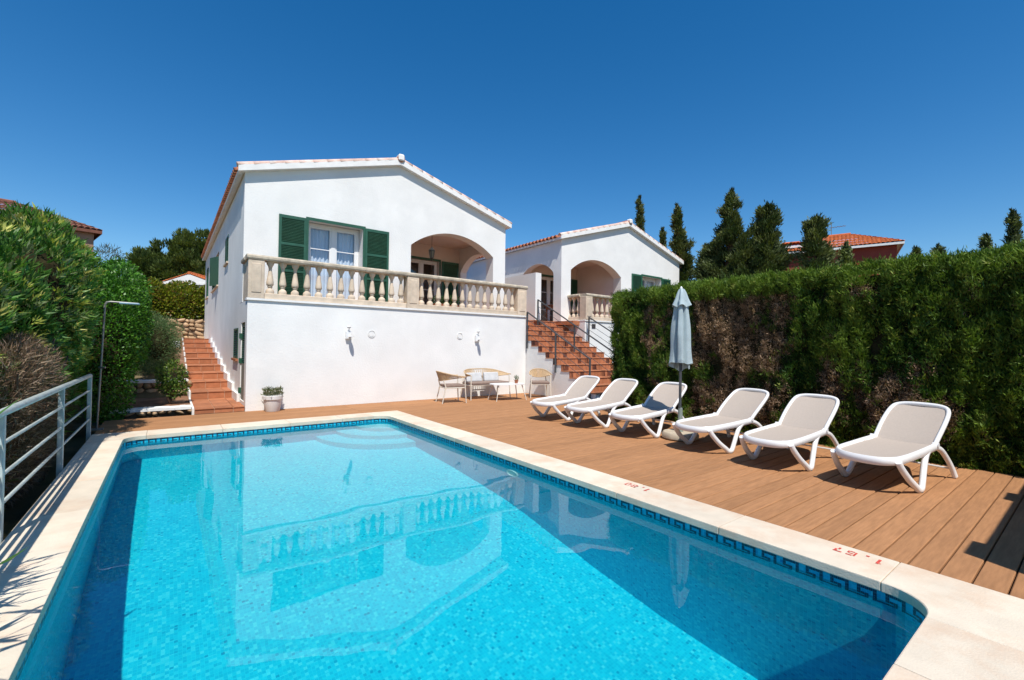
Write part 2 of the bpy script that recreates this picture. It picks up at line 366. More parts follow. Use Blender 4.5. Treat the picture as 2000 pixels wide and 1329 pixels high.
# water surface, nearly still
g = G(); nxw, nyw = 60, 120
for j in range(nyw + 1):
    for i in range(nxw + 1):
        x = X0 - .03 + (X1 - X0 + .06) * i / nxw; y = Y0 - .03 + (Y1 - Y0 + .06) * j / nyw
        g.v.append((x, y, -.112 + 0.0010 * noise.noise(Vector((x * 2.6, y * 1.7, 3))) + 0.00042 * noise.noise(Vector((x * 7, y * 6, 9)))))
for j in range(nyw):
    for i in range(nxw): a = j * (nxw + 1) + i; g.f.append((a, a + 1, a + nxw + 2, a + nxw + 1))
water = g.build('pool_water', water_m, kind='structure', fix=False, smooth=True)
water.cycles.is_caustics_caster = True
# underwater lamp ring on the right wall, and inlets
t = thing('pool_lamp', 'round white rimmed underwater fitting on the right pool wall', 'pool lamp', (X1 + .018, 4.55, -.42))
g = G(); g.tube([(X1 + .008, 4.55 + .105 * math.cos(a), -.42 + .105 * math.sin(a)) for a in [i * math.pi / 12 for i in range(24)]], .014, 8, closed=True); g.build('rim', plastic_white, t, smooth=True)
g = G(); g.tube([(X1 + .03, 4.55, -.42), (X1 + .006, 4.55, -.42)], .095, 20); g.build('lens', bulb_glass, t, smooth=True)
# coping
cop = G(); cop.box(X1 + .06, 3.86, .2, 9.1, -.4, -.06); cop.box(-.87, X0 - .06, .2, 9.1, -.4, -.06); cop.box(-.87, 3.86, Y1 + .06, 9.12, -.4, -.061); cop.box(-.87, 3.86, -.4, Y0 - .06, -.4, -.061)
coping = cop.build('coping', dark_mat, kind='structure')
OX0, OX1, OY0, OY1 = -.90, 3.90, -.12, 9.17
def slab(x0, x1, y0, y1): G().box(x0 + .002, x1 - .002, y0 + .002, y1 - .002, -.062, random.uniform(-.001, .001)).build('coping_stone', coping_mat, coping, bevel=.006, seg=2)
def corner(sx, sy):
    cx = X1 if sx > 0 else X0; cy = Y1 if sy > 0 else Y0; ox = OX1 if sx > 0 else OX0; oy = OY1 if sy > 0 else OY0
    ax, ay = cx - sx * (RC + .02), cy - sy * (RC + .02)
    pts = [(cx - sx * RC + RC * sx * math.cos(t_), cy - sy * RC + RC * sy * math.sin(t_)) for t_ in [math.pi / 2 * i / 10 for i in range(11)]]
    out = [(ox, ay), (ox, oy), (ax, oy), (ax, cy)] + pts[::-1] + [(cx, ay)]
    G().prism(out, -.062, 0, 'xy').build('coping_stone', coping_mat, coping, bevel=.005)
for sx in (-1, 1):
    for sy in (-1, 1): corner(sx, sy)
ya, yb = Y0 + RC + .02, Y1 - RC - .02
js = [ya, 1.86, 2.88, 3.92, 4.95, 5.98, 7.0, yb]
for a, b in zip(js, js[1:]): slab(X1, OX1, a, b)
js = [ya, 2.0, 3.05, 4.1, 5.14, 6.2, 7.3, yb]
for a, b in zip(js, js[1:]): slab(OX0, X0, a, b)
xa, xb = X0 + RC + .02, X1 - RC - .02
js = [xa, .72, 1.72, 2.62, xb]
for a, b in zip(js, js[1:]): slab(a, b, Y1, OY1); slab(a, b, OY0, Y0)
# stencilled depth marks (read from the deck side)
GLY = {'1': [(.35, 0, .65, 1), (.15, .78, .33, .9)], '6': [(.0, .08, .22, .92), (.30, .82, .95, 1), (.30, 0, .8, .16), (.8, .06, 1, .48), (.30, .44, .78, .58)],
       '7': [(.0, .82, .95, 1), (.62, .42, .9, .78), (.38, 0, .62, .40)], '8': [(0, .55, .2, .95), (.8, .55, 1, .95), (0, .05, .2, .45), (.8, .05, 1, .45), (.25, .84, .75, 1), (.25, .43, .75, .57), (.25, 0, .75, .16)],
       '0': [(0, .08, .24, .92), (.76, .08, 1, .92), (.3, .84, .7, 1), (.3, 0, .7, .16)], ',': [(.2, -.1, .55, .14)]}
def depth_mark(text, y0, y1, label):
    w = (y1 - y0) / len(text); t = thing('depth_mark', label, 'depth mark', (3.77, (y0 + y1) / 2, .002), group='red depth numbers on the coping')
    for i, ch in enumerate(text):
        g = G()
        for (a, b_, c, d) in GLY[ch]:
            ya_, yb_ = y0 + w * (i + .12 + a * .72), y0 + w * (i + .12 + c * .72); x_lo, x_hi = 3.822 - b_ * .085, 3.822 - d * .085
            g.add([(x_lo, ya_, .0022), (x_lo, yb_, .0022), (x_hi, yb_, .0022), (x_hi, ya_, .0022)], [(0, 1, 2, 3)])
        g.build('digit', red_ink, t, fix=False)
depth_mark('1,67', .89, 1.19, 'faded red stencilled 1,67 on the pale coping nearest the camera')
depth_mark('1,80', 2.72, 3.02, 'faded red stencilled 1,80 on the coping halfway along the pool')

# ------------------------------------------------------------------ deck of composite boards
g = G(); g.box(3.86, 7.9, -3, 7.0, -.5, -.04); g.box(-.87, 8.6, 9.13, 10.68, -.5, -.04); g.box(3.86, 11.3, 7.0, 9.13, -.5, -.0401); g.box(8.6, 11.3, 6.6, 7, -.5, -.04); g.box(-.9, 3.86, -3, -.12, -.5, -.04)
deck = g.build('deck', dark_mat, kind='structure')
k = -22
while True:
    y0 = .358 + .15 * k + .0045; y1 = y0 + .141; k += 1
    if y0 > 10.66: break
    y1 = min(y1, 10.672)
    spans = []
    if y1 < OY0: spans = [(-.9, 2.6), (2.605, 7.78)]
    elif y1 < OY1 - .02: spans = [(OX1 + .004, 7.78 if y1 < 6.7 else (11.2 if y1 < 7.83 else 8.61))]
    else: spans = [(OX0 + .02, 3.2), (3.206, 8.61)] if y0 > OY1 - .01 else [(OX1 + .004, 8.61)]
    if y0 < OY0 < y1: y1 = OY0 - .003; spans = [(-.9, 7.78)]
    for a, b in spans:
        c = .005; pr = [(y0, -.03), (y1, -.03), (y1, -.004 - c), (y1 - c, -.004), (y0 + c, -.004), (y0, -.004 - c)]
        G().prism(pr, a, b, 'yz').build('deck_board', deck_mat, deck, fix=True)
    if OX1 + 0 and OY1 - .02 <= y1 and y0 <= OY1 - .01:   # sliver strip left of the pool's far coping
        if OY1 + .003 < y1: G().box(OX0 + .02, OX1 + .002, OY1 + .003, y1, -.03, -.004).build('deck_board', deck_mat, deck)

# ------------------------------------------------------------------ houses (the second one is the mirror image of the first)
UX0, UX1, YF, YB = 1.26, 8.40, 11.50, 25.0; CXH = 4.83
def roof_z(u): return 6.20 - .289 * abs(u - CXH)          # underside of the roof
def tile_field(g, o, u, v, nrm, nu, nv, su, sv, r=.055):
    """rows of barrel tiles: o corner at eave, u across, v up the slope"""
    o, u, v, nrm = map(Vector, (o, u, v, nrm)); seg = 6
    for j in range(nv):
        base = len(g.v)
        for e in (0, 1):
            for i in range(nu * seg + 1):
                ph = (i % seg) / seg; hgt = r * (math.sin(math.pi * ph / .62) if ph < .62 else -.35 * math.sin(math.pi * (ph - .62) / .38))
                g.v.append(tuple(o + u * (i / seg * su) + v * ((j + e * 1.04) * sv) + nrm * (hgt + (.03 if e == 0 else 0))))
        m_ = nu * seg + 1
        for i in range(nu * seg): g.f.append((base + i, base + i + 1, base + m_ + i + 1, base + m_ + i))
def barrel(r0=.085, r1=.07, L=.40):
    g = G(); n = 8; vs = []
    for (r, y, t) in ((r0, 0, 0), (r1, L, 0)):
        for k in range(n + 1): a = math.pi * k / n; vs.append((r * math.cos(a), y, r * math.sin(a)))
        for k in range(n + 1): a = math.pi * k / n; vs.append(((r - .014) * math.cos(a), y, (r - .014) * math.sin(a)))
    m_ = n + 1; fs = []
    for k in range(n):
        fs += [(k, k + 1, 2 * m_ + k + 1, 2 * m_ + k), (m_ + k + 1, m_ + k, 3 * m_ + k, 3 * m_ + k + 1), (k + 1, k, m_ + k, m_ + k + 1), (2 * m_ + k, 2 * m_ + k + 1, 3 * m_ + k + 1, 3 * m_ + k)]
    g.add(vs, fs); me = bpy.data.meshes.new('barrel_tile'); me.from_pydata(g.v, [], g.f); me.materials.append(roof_mat)
    me.polygons.foreach_set('use_smooth', [True] * len(me.polygons)); return me
barrel_me = barrel(); verge_me = barrel(); verge_me.materials[0] = verge_mat

def shutter(parent, fx, u0, u1, y, z0, z1, thick=.04, nm='shutter'):
    g = G(); w = .055
    a, b = sorted((fx(u0), fx(u1)))
    zm, zn = z0 + (z1 - z0) * .67, z0 + (z1 - z0) * .36
    for (xa, xb, za, zb) in ((a, a + w, z0, z1), (b - w, b, z0, z1), (a + w, b - w, z0, z0 + .09), (a + w, b - w, z1 - .07, z1), (a + w, b - w, zm - .03, zm + .03), (a + w, b - w, zn - .03, zn + .03)):
        g.box(xa, xb, y - thick, y, za, zb)
    s = g.build(nm, green_paint, parent)
    g = G()
    for (za, zb) in ((z0 + .09, zn - .03), (zn + .03, zm - .03), (zm + .03, z1 - .07)):
        k = int((zb - za) / .034)
        for i in range(k):
            z = za + (i + .5) * (zb - za) / k; g.obox(((a + b) / 2, y - thick / 2, z), ((b - a) / 2 - w, 0, 0), (0, .013, -.016), (0, .003, .003))
    g.build('louvres', green_paint, s, kind='stuff'); return s

def french_window(parent, fx, u0, u1, y, z0, z1, curtain=True, bar=.55, nm='window', frame_green=True):
    """two-leaf glazed door set back in its opening; y is the wall face"""
    a, b = sorted((fx(u0), fx(u1))); yf = y + .10; zt = z1
    g = G(); w = .07
    g.box(a, a + w, yf, yf + .06, z0, zt); g.box(b - w, b, yf, yf + .06, z0, zt); g.box(a + w, b - w, yf, yf + .06, zt - w, zt); g.box(a + w, b - w, yf, yf + .06, z0, z0 + .05)
    mid = (a + b) / 2; g.box(mid - .05, mid + .05, yf - .01, yf + .055, z0 + .05, zt - w)
    for (xa, xb) in ((a + w, mid - .05), (mid + .05, b - w)):
        g.box(xa, xa + .04, yf + .005, yf + .05, z0 + .05, zt - w); g.box(xb - .04, xb, yf + .005, yf + .05, z0 + .05, zt - w)
        g.box(xa + .04, xb - .04, yf + .005, yf + .05, zt - w - .05, zt - w); g.box(xa + .04, xb - .04, yf + .005, yf + .05, z0 + .05, z0 + .15)
        for q in (.32, .68) if bar == .55 else (bar,):
            zb_ = z0 + (zt - z0) * q; g.box(xa + .04, xb - .04, yf + .02, yf + .035, zb_ - .011, zb_ + .011)
    wdw = g.build(nm, pvc, parent)
    g = G()
    for (xa, xb) in ((a + w + .04, mid - .09), (mid + .09, b - w - .04)): g.add([(xa, yf + .04, z0 + .15), (xb, yf + .04, z0 + .15), (xb, yf + .04, zt - w - .05), (xa, yf + .04, zt - w - .05)], [(0, 1, 2, 3)])
    g.build('pane', glass, wdw, fix=False)
    if curtain:
        g = G(); N = 60
        for i in range(N + 1):
            x = a + .02 + (b - a - .04) * i / N; yy_ = yf + .13 + .018 * math.sin(i * 1.45) + .008 * math.sin(i * .6)
            g.v += [(x, yy_, z0 + .02), (x, yy_, zt - .02)]
        for i in range(N): g.f.append((2 * i, 2 * i + 2, 2 * i + 3, 2 * i + 1))
        g.build('curtain', curtain_mat, wdw, fix=False, smooth=True)
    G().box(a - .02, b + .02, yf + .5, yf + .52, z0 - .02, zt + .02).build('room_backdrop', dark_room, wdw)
    return wdw

def house(fx, label, mirrored):
    ox = fx(CXH); t = thing('house', label, 'house', (ox, YF, 0), group=None)
    F = lambda pts: [(fx(p[0]), p[1]) for p in pts]
    # gable front with porch arch and french window openings
    archp = [(5.21, 2.30), (5.21, 4.14)] + [(6.575 - 2.11 * math.sin(a), 2.53 + 2.11 * math.cos(a)) for a in [math.radians(40.3 - 80.6 * i / 20) for i in range(1, 20)]] + [(7.94, 4.14), (7.94, 2.30)]
    out = [(UX0, 2.30)] + [(2.59, 2.30), (2.59, 4.37), (3.89, 4.37), (3.89, 2.30)] + archp + [(UX1, 2.30), (UX1, roof_z(UX1)), (CXH, roof_z(CXH)), (UX0, roof_z(UX0))]
    g = G(); g.prism(F(out), YF, YF + .38, 'xz'); g.build('gable_wall', white_wall, t)
    G().box(*sorted((fx(2.5), fx(4.0))), YF + .38, YF + .42, 4.30, 4.4).build('lintel', white_wall, t)
    # lower wall under the terrace
    lo = .0 if mirrored else 0.
    G().box(*sorted((fx(UX0 if not mirrored else 1.2), fx(8.62 if not mirrored else 8.05))), 10.675, 10.90, -.12, 2.285).build('lower_wall', white_wall, t)
    # outer side wall with small openings
    holes = []
    if not mirrored:
        holes = [[(14.8, 3.66), (15.65, 3.66), (15.65, 4.42), (14.8, 4.42)], [(17.9, 3.32), (20.6, 3.32), (20.6, 4.45), (17.9, 4.45)], [(22.8, 3.32), (24.0, 3.32), (24.0, 4.6), (22.8, 4.6)],
                 [(12.1, 1.03), (12.95, 1.03), (12.95, 1.74), (12.1, 1.74)], [(10.95, .16), (11.62, .16), (11.62, 1.84), (10.95, 1.84)]]
        o2 = [(10.901, -.12), (YB, -.12), (YB, 5.15), (YF + .381, 5.15), (YF + .381, 2.285), (10.901, 2.285)]
        g = G(); g.prism(o2, *sorted((fx(UX0), fx(UX0 + .25))), 'yz', holes); g.build('side_wall', white_wall, t)
        G().box(UX0, UX0 + .25, 11.501, 11.87, 2.05, 2.299).build('side_wall', white_wall, t) if False else None
    else:
        G().box(*sorted((fx(UX0), fx(UX0 + .25))), YF + .381, YB, -.1, 5.15).build('side_wall', white_wall, t)
    # inner side wall with the porch side arch
    sa = [(11.90, 2.30), (11.90, 3.98)] + [(12.84 - 1.25 * math.sin(a), 3.21 + 1.25 * math.cos(a)) for a in [math.radians(52 - 104 * i / 18) for i in range(1, 18)]] + [(13.82, 3.98), (13.82, 2.30)]
    out = [(YF + .381, 2.30)] + sa + [(YB, 2.30), (YB, 5.15), (YF + .381, 5.15)]
    g = G(); g.prism(out, *sorted((fx(UX1 - .25), fx(UX1))), 'yz'); g.build('side_wall', white_wall, t)
    G().box(*sorted((fx(UX0 + .3), fx(UX1 - .3))), YB - .25, YB, 1.5, 5.15).build('back_wall', white_wall, t)
    # porch interior
    pin = 5.0 if not mirrored else 5.0
    out = [(pin, 2.30), (6.10, 2.30), (6.10, 4.30), (7.36, 4.30), (7.36, 2.30), (UX1 - .251, 2.30), (UX1 - .251, 4.80), (pin, 4.80)]
    G().prism(F(out), 13.92, 14.1, 'xz').build('porch_back_wall', shade_wall, t)
    G().box(*sorted((fx(pin), fx(5.20))), YF + .381, 13.919, 2.30, 4.80).build('porch_side_wall', shade_wall, t)
    G().box(*sorted((fx(pin), fx(UX1 - .251))), YF + .381, 14.1, 4.801, 4.90).build('porch_ceiling', shade_wall, t)
    G().box(*sorted((fx(UX0 + .26), fx(UX1 - .01))), 10.91, 14.6, 2.16, 2.295).build('terrace_floor', terracotta, t)
    french_window(t, fx, 6.12, 7.34, 13.92, 2.30, 4.28, curtain=False, bar=.55 if mirrored else .5, nm='porch_door')
    g = G(); a, b = sorted((fx(6.05), fx(7.41))); g.box(a, b, 13.90, 13.919, 4.28, 4.35); g.box(a, a + .05, 13.90, 13.919, 2.30, 4.28); g.box(b - .05, b, 13.90, 13.919, 2.30, 4.28); g.build('door_frame', green_paint, t)
    shutter(t, fx, *((5.22, 5.75) if mirrored else (7.44, 8.10)), 13.90, 2.36, 4.30)
    # bedroom french window on the gable
    french_window(t, fx, 2.60, 3.88, YF + .18, 2.30, 4.355, curtain=True, bar=.70)
    g = G(); a, b = sorted((fx(2.53), fx(3.95))); g.box(a, b, YF - .025, YF - .002, 4.34, 4.41); g.box(a, a + .06, YF - .025, YF - .002, 2.30, 4.34); g.box(b - .06, b, YF - .025, YF - .002, 2.30, 4.34); g.build('window_frame', green_paint, t)
    shutter(t, fx, 1.95, 2.54, YF - .002, 2.36, 4.37); shutter(t, fx, 3.94, 4.57, YF - .002, 2.36, 4.37)
    # outer side openings
    if not mirrored:
        for (ya_, yb_, za, zb) in ((14.8, 15.65, 3.66, 4.42), (17.9, 20.6, 3.32, 4.45), (22.8, 24.0, 3.32, 4.6), (12.1, 12.95, 1.03, 1.74)):
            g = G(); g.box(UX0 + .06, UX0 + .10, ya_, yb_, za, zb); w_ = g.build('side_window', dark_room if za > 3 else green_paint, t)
            g = G(); w = .05; ny = 1 if za < 3 else 2
            span = (yb_ - ya_) / ny
            for q in range(ny):
                if za > 3 and q == 0 and ya_ > 17: continue
                p0, p1 = ya_ + q * span, ya_ + (q + 1) * span
                for (c0, c1, d0, d1) in ((p0, p0 + w, za, zb), (p1 - w, p1, za, zb), (p0 + w, p1 - w, za, za + w), (p0 + w, p1 - w, zb - w, zb)): g.box(UX0 - .01, UX0 + .03, c0, c1, d0, d1)
                kk = int((zb - za) / .05)
                for i in range(kk): g.obox((UX0 + .01, (p0 + p1) / 2, za + w + (i + .5) * (zb - za - 2 * w) / kk), (.014, 0, .012), (0, (p1 - p0) / 2 - w, 0), (.002, 0, -.003))
            g.build('side_shutter', green_paint, t)
            G().box(UX0 - .05, UX0 + .05, ya_ - .05, yb_ + .05, za - .05, za - .001).build('window_sill', limestone if za > 3 else terracotta, t)
        G().obox((UX0 - .10, 18.25, 3.80), (.012, .0, 0), (-.10, .30, 0), (0, 0, .48)).build('open_shutter', green_paint, t)
        G().box(UX0 + .02, UX0 + .07, 10.96, 11.61, .16, .95).build('cellar_door', grey_wood, t)
        g = G(); g.box(UX0 + .02, UX0 + .07, 10.96, 11.02, .95, 1.82); g.box(UX0 + .02, UX0 + .07, 11.55, 11.61, .95, 1.82); g.box(UX0 + .02, UX0 + .07, 11.02, 11.55, 1.74, 1.82)
        for i in range(20): g.obox((UX0 + .04, 11.285, .97 + i * .039), (.018, 0, .014), (0, .265, 0), (.002, 0, -.003))
        g.build('door_louvres', green_paint, t)
        for z in (.35, 1.0, 1.55): G().box(UX0 - .03, UX0 + .02, 11.60, 11.66, z - .06, z + .06).build('door_hinge', green_paint, t)
    # roof: slab, white verge, tiles
    ov = .13
    for side in (0, 1):
        ua, ub = (UX0 - ov, CXH) if side == 0 else (CXH, UX1 + ov)
        g = G(); g.prism(F([(ua, roof_z(ua)), (ub, roof_z(ub)), (ub, roof_z(ub) + .08), (ua, roof_z(ua) + .08)]), YF - .10, YB + .1, 'xz'); g.build('roof_slope', white_trim, t)
        g = G(); g.prism(F([(ua - (.01 if side == 0 else 0), roof_z(ua) - .0), (ub + (.01 if side else 0), roof_z(ub) - .0), (ub + (.01 if side else 0), roof_z(ub) + .135), (ua - (.01 if side == 0 else 0), roof_z(ua) + .135)]), YF - .135, YF - .101, 'xz'); g.build('verge_board', white_trim, t)
        # full tile field
        g = G(); sgn = 1 if side == 0 else -1; sl = math.atan(.289)
        e = ua if side == 0 else ub; v = Vector((fx(e + sgn) - fx(e), 0, .289)).normalized()
        nrm = Vector((-v.z * (1 if v.x > 0 else -1), 0, abs(v.x)))
        tile_field(g, (fx(e), YF + .12, roof_z(e) + .10), (0, 1, 0), v, nrm, 67, 11, .2, (UX1 - UX0 + 2 * ov) / 2 / math.cos(sl) / 11.1); g.build('roof_tiles', roof_mat, t, fix=False, smooth=True, kind='stuff')
        # individual barrel tiles along the verge and the ends along the eave
        slope_len = (UX1 - UX0 + 2 * ov) / 2 / math.cos(sl); nt_ = 12
        for i in range(nt_):
            p = Vector((fx(e), YF - .055, roof_z(e) + .128)) + v * (i * slope_len / nt_ - .02)
            o = inst(verge_me, 'verge_tile', t, p); yv = Vector((v.x, 0, v.z + .04)).normalized(); xv = Vector((0, 1 if v.x < 0 else -1, 0)); zv = xv.cross(yv); 
            if zv.z < 0: xv = -xv; zv = xv.cross(yv)
            o.rotation_euler = Matrix((xv, yv, zv)).transposed().to_euler()
        if (side == 0):
            for i in range(66):
                p = Vector((fx(e), YF + .15 + i * .2, roof_z(e) + .075)) - v * .06
                o = inst(barrel_me, 'eave_tile', t, p, scale=(.95, .7, .95)); yv = v; xv = Vector((0, -1, 0)) if v.x > 0 else Vector((0, 1, 0)); zv = xv.cross(yv)
                if zv.z < 0: xv = -xv; zv = xv.cross(yv)
                o.rotation_euler = Matrix((xv, yv, zv)).transposed().to_euler()
        elif mirrored:
            for i in range(66):
                p = Vector((fx(e), YF + .15 + i * .2, roof_z(e) + .075)) - v * .06
                o = inst(barrel_me, 'eave_tile', t, p, scale=(.95, .7, .95)); yv = v; xv = Vector((0, 1, 0)); zv = xv.cross(yv)
                if zv.z < 0: xv = -xv; zv = xv.cross(yv)
                o.rotation_euler = Matrix((xv, yv, zv)).transposed().to_euler()
    g = G(); g.tube([(ox, YF - .16, 6.36), (ox, YB + .1, 6.36)], .10, 10); g.build('ridge_cap', roof_mat, t, smooth=True)
    g = G(); g.box(ox - .085, ox + .085, YF - .19, YF + .0, 6.29, 6.47); g.build('ridge_end', white_trim, t, bevel=.03)
    return t
fa = lambda u: u
fb = lambda u: 19.23 - u
h1 = house(fa, 'nearer white gabled house with green shutters above the pool wall', False)
h2 = house(fb, 'farther white gabled house right of the brick red steps', True)
# plain wall ends that the two houses do not share
G().box(8.401, 8.62, 10.901, 11.3, 1.9, 2.285).build('terrace_edge', white_wall, h1)
G().box(11.15, 11.2, 10.66, 12.0, 0, 2.285).build('terrace_side_wall', white_wall, h2)
g = G(); g.box(1.24, 8.63, 10.64, 10.92, 2.286, 2.33); g.build('terrace_ledge', white_trim, h1)
g = G(); g.box(11.14, 18.0, 10.64, 10.92, 2.286, 2.33); g.box(11.12, 11.3, 10.921, 11.9, 2.286, 2.33); g.build('terrace_ledge', white_trim, h2)
G().box(10.98, 11.12, 10.655, 10.67, 2.06, 2.20).build('wall_vent', dark_room, h2) if False else G().box(11.5, 11.68, 10.66, 10.674, 2.05, 2.2).build('wall_vent', dark_room, h2)
g = G(); g.prism([(11.66, 2.30), (16.5, 2.30), (16.5, 3.9), (11.66, 3.9)], 9.80, 10.05, 'yz')
t = g.build('privacy_wall', white_wall, org=(9.92, 11.66, 2.3), label='white rendered wall dividing the landing between the two houses', cat='wall')

# ------------------------------------------------------------------ balustrades
def baluster_mesh():
    p = [(.080, 0), (.083, .035), (.078, .065), (.058, .092), (.040, .105), (.038, .125), (.050, .135), (.050, .150), (.044, .158), (.066, .175), (.071, .20), (.069, .235), (.060, .30), (.048, .38), (.037, .45), (.031, .49), (.034, .53), (.048, .57), (.066, .60), (.074, .625), (.076, .66)]
    g = G(); g.lathe(p, n=14); me = bpy.data.meshes.new('baluster'); me.from_pydata(g.v, [], g.f); me.materials.append(limestone)
    me.polygons.foreach_set('use_smooth', [True] * len(me.polygons))
    try: me.set_sharp_from_angle(angle=math.radians(50))
    except Exception: pass
    return me
bal_me = baluster_mesh()
def pedestal(t, x, y, w=.30, d=.26, z0=2.33, z1=3.13):
    g = G(); g.box(x - w / 2, x + w / 2, y - d / 2, y + d / 2, z0, z1); g.box(x - w / 2 + .06, x + w / 2 - .06, y - d / 2 - .012, y - d / 2 + .02, z0 + .12, z1 - .08); g.build('pedestal', limestone, t, bevel=.008)
def rail_x(t, x0, x1, y, n):
    G().box(x0, x1, y - .10, y + .10, 2.33, 2.45).build('plinth', limestone, t, bevel=.01)
    for i in range(n):
        inst(bal_me, 'baluster', t, (x0 + (x1 - x0) * (i + .5) / n, y, 2.45), scale=(1, 1, 1.03), rz=random.random() * 6)
def handrail(t, pts):
    for (a, b) in zip(pts, pts[1:]):
        g = G(); a, b = Vector(a), Vector(b); d = (b - a).normalized(); s_ = Vector((-d.y, d.x, 0)); pr = [(-.14, 0), (.14, 0), (.155, .03), (.155, .07), (.13, .10), (-.13, .10), (-.155, .07), (-.155, .03)]
        vs = [p0 + s_ * q[0] + Vector((0, 0, q[1])) for p0 in (a - d * .02, b + d * .02) for q in pr]; k = len(pr)
        g.add(vs, [tuple(range(k)), tuple(range(2 * k - 1, k - 1, -1))] + [(i, (i + 1) % k, k + (i + 1) % k, k + i) for i in range(k)]); g.build('handrail', weathered_stone, t)
t = thing('balustrade', 'long limestone balustrade along the nearer house terrace', 'balustrade', (4.9, 10.76, 2.33))
YBAL = 10.78
pedestal(t, 1.41, YBAL); pedestal(t, 4.91, YBAL, .32); pedestal(t, 8.44, YBAL, .34)
rail_x(t, 1.56, 4.75, YBAL, 13); rail_x(t, 5.07, 8.27, YBAL, 13)
G().box(1.27, 1.44, YBAL + .131, YF - .003, 2.33, 3.13).build('end_panel', limestone, t, bevel=.006)
handrail(t, [(1.25, YBAL, 3.13), (8.62, YBAL, 3.13)]); handrail(t, [(1.37, YBAL + .17, 3.1305), (1.37, YF - .03, 3.1305)])
t = thing('balustrade', 'short cornered limestone balustrade above the red steps', 'balustrade', (12.5, 10.76, 2.33))
pedestal(t, 11.33, YBAL, .32, .3); pedestal(t, 14.4, YBAL); pedestal(t, 11.28, 11.78, .24, .2)
rail_x(t, 11.49, 14.25, YBAL, 11); rail_x(t, 14.55, 17.6, YBAL, 12)
G().box(11.18, 11.38, 10.931, 11.679, 2.33, 2.45).build('plinth', limestone, t, bevel=.01)
for q in (.16, .38, .60): inst(bal_me, 'baluster', t, (11.28, 10.93 + q, 2.45), scale=(1, 1, 1.03))
handrail(t, [(11.2, YBAL, 3.13), (17.8, YBAL, 3.13)]); handrail(t, [(11.28, 10.94, 3.1305), (11.28, 11.88, 3.1305)])

# ------------------------------------------------------------------ red tiled steps on the right
t = thing('staircase', 'wide flight of red tiled steps beside the white pool wall', 'stairs', (9.9, 9.8, 0))
ny = 13; prof = [(7.83, -.1)]
for m_ in range(ny):
    y = 7.83 + .326 * m_; prof += [(y + .012, .06 + .17 * m_ if m_ else -.1), (y + .012, .06 + .17 * (m_ + 1) - .012)]
prof = [(7.842, -.1)]
for m_ in range(ny):
    y = 7.842 + .326 * m_; zt = .06 + .17 * (m_ + 1) - .012
    prof += [(y, zt)] + ([(y + .326, zt)] if m_ < ny - 1 else [])
prof += [(16.4, 2.258), (16.4, -.1)]
g = G(); g.prism(prof, 8.632, 11.148, 'yz'); g.build('stair_body', white_wall, t)
riser_me = {}
wt = 2.50 / 18
def tile_mesh(m):
    g = G(); g.box(-wt / 2 + .004, wt / 2 - .004, 0, .012, 0, .145); me = bpy.data.meshes.new('riser_tile'); me.from_pydata(g.v, [], g.f); me.materials.append(m); return me
rme, g_ = tile_mesh(terracotta), tile_mesh(terracotta_dark)
for m_ in range(ny):
    y = 7.83 + .326 * m_; z = .06 + .17 * m_
    for i in range(18):
        if m_ == 0 and i == 0: continue
        o = inst(g_ if (i + 2 * m_) % 17 in (0, 9) or i == 0 and m_ > 0 and random.random() < .8 else rme, 'riser_tile', t, (8.64 + wt * (i + .5), y - .001, z + .004 + (0 if m_ else .0)))
    if m_ == 0:
        G().box(8.64, 11.14, y + .001, y + .011, -.004, .065).build('plinth_course', terracotta_dark, t)
    G().box(8.615, 11.147, y - .02, y + .326 - .002, z + .155, z + .172).build('tread', terracotta, t, bevel=.004) if m_ < ny - 1 else None
G().box(8.615, 9.79, 11.722, 16.4, 2.262, 2.285).build('landing', terracotta, t); G().box(10.06, 11.147, 11.722, 16.4, 2.262, 2.285).build('landing', terracotta, t); G().box(9.791, 10.059, 11.722, 11.659, 2.262, 2.285).build('landing', terracotta, t)
def stair_rail(x, y_top, y_bot, label, side=0., z_off=.86, posts=(), low=.0, flat=0.):
    t = thing('stair_railing', label, 'railing', (x, (y_top + y_bot) / 2, 0), group='dark metal stair railings')
    zr = lambda y: 1.58 + .521 * (y - 10.6) + z_off
    pts = [(x, y_top, zr(y_top)), (x, y_bot, zr(y_bot))]
    G().tube(pts, .021, 8).build('top_rail', dark_metal, t, smooth=True)
    for q in (.22, .42, .62):
        G().tube([(x, y_top, zr(y_top) - q), (x, y_bot, zr(y_bot) - q)], .007, 6).build('rail', dark_metal, t, smooth=True)
    for y in posts:
        zz = zr(y); zl = zz - z_off - side; G().box(x - .02, x + .02, y - .02, y + .02, zl, zz).build('post', dark_metal, t, bevel=.003)
    return t
stair_rail(8.60, 10.6, 8.02, 'dark metal railing along the open left edge of the red steps', side=.24, posts=(10.6, 9.33, 8.03))
stair_rail(9.90, 11.65, 8.1, 'dark metal railing up the middle of the red steps', posts=(11.64, 9.9, 8.12))
stair_rail(11.22, 10.55, 7.9, 'dark metal railing at the right edge of the red steps by the cypress hedge', side=.35, posts=(10.54, 9.2, 7.95))

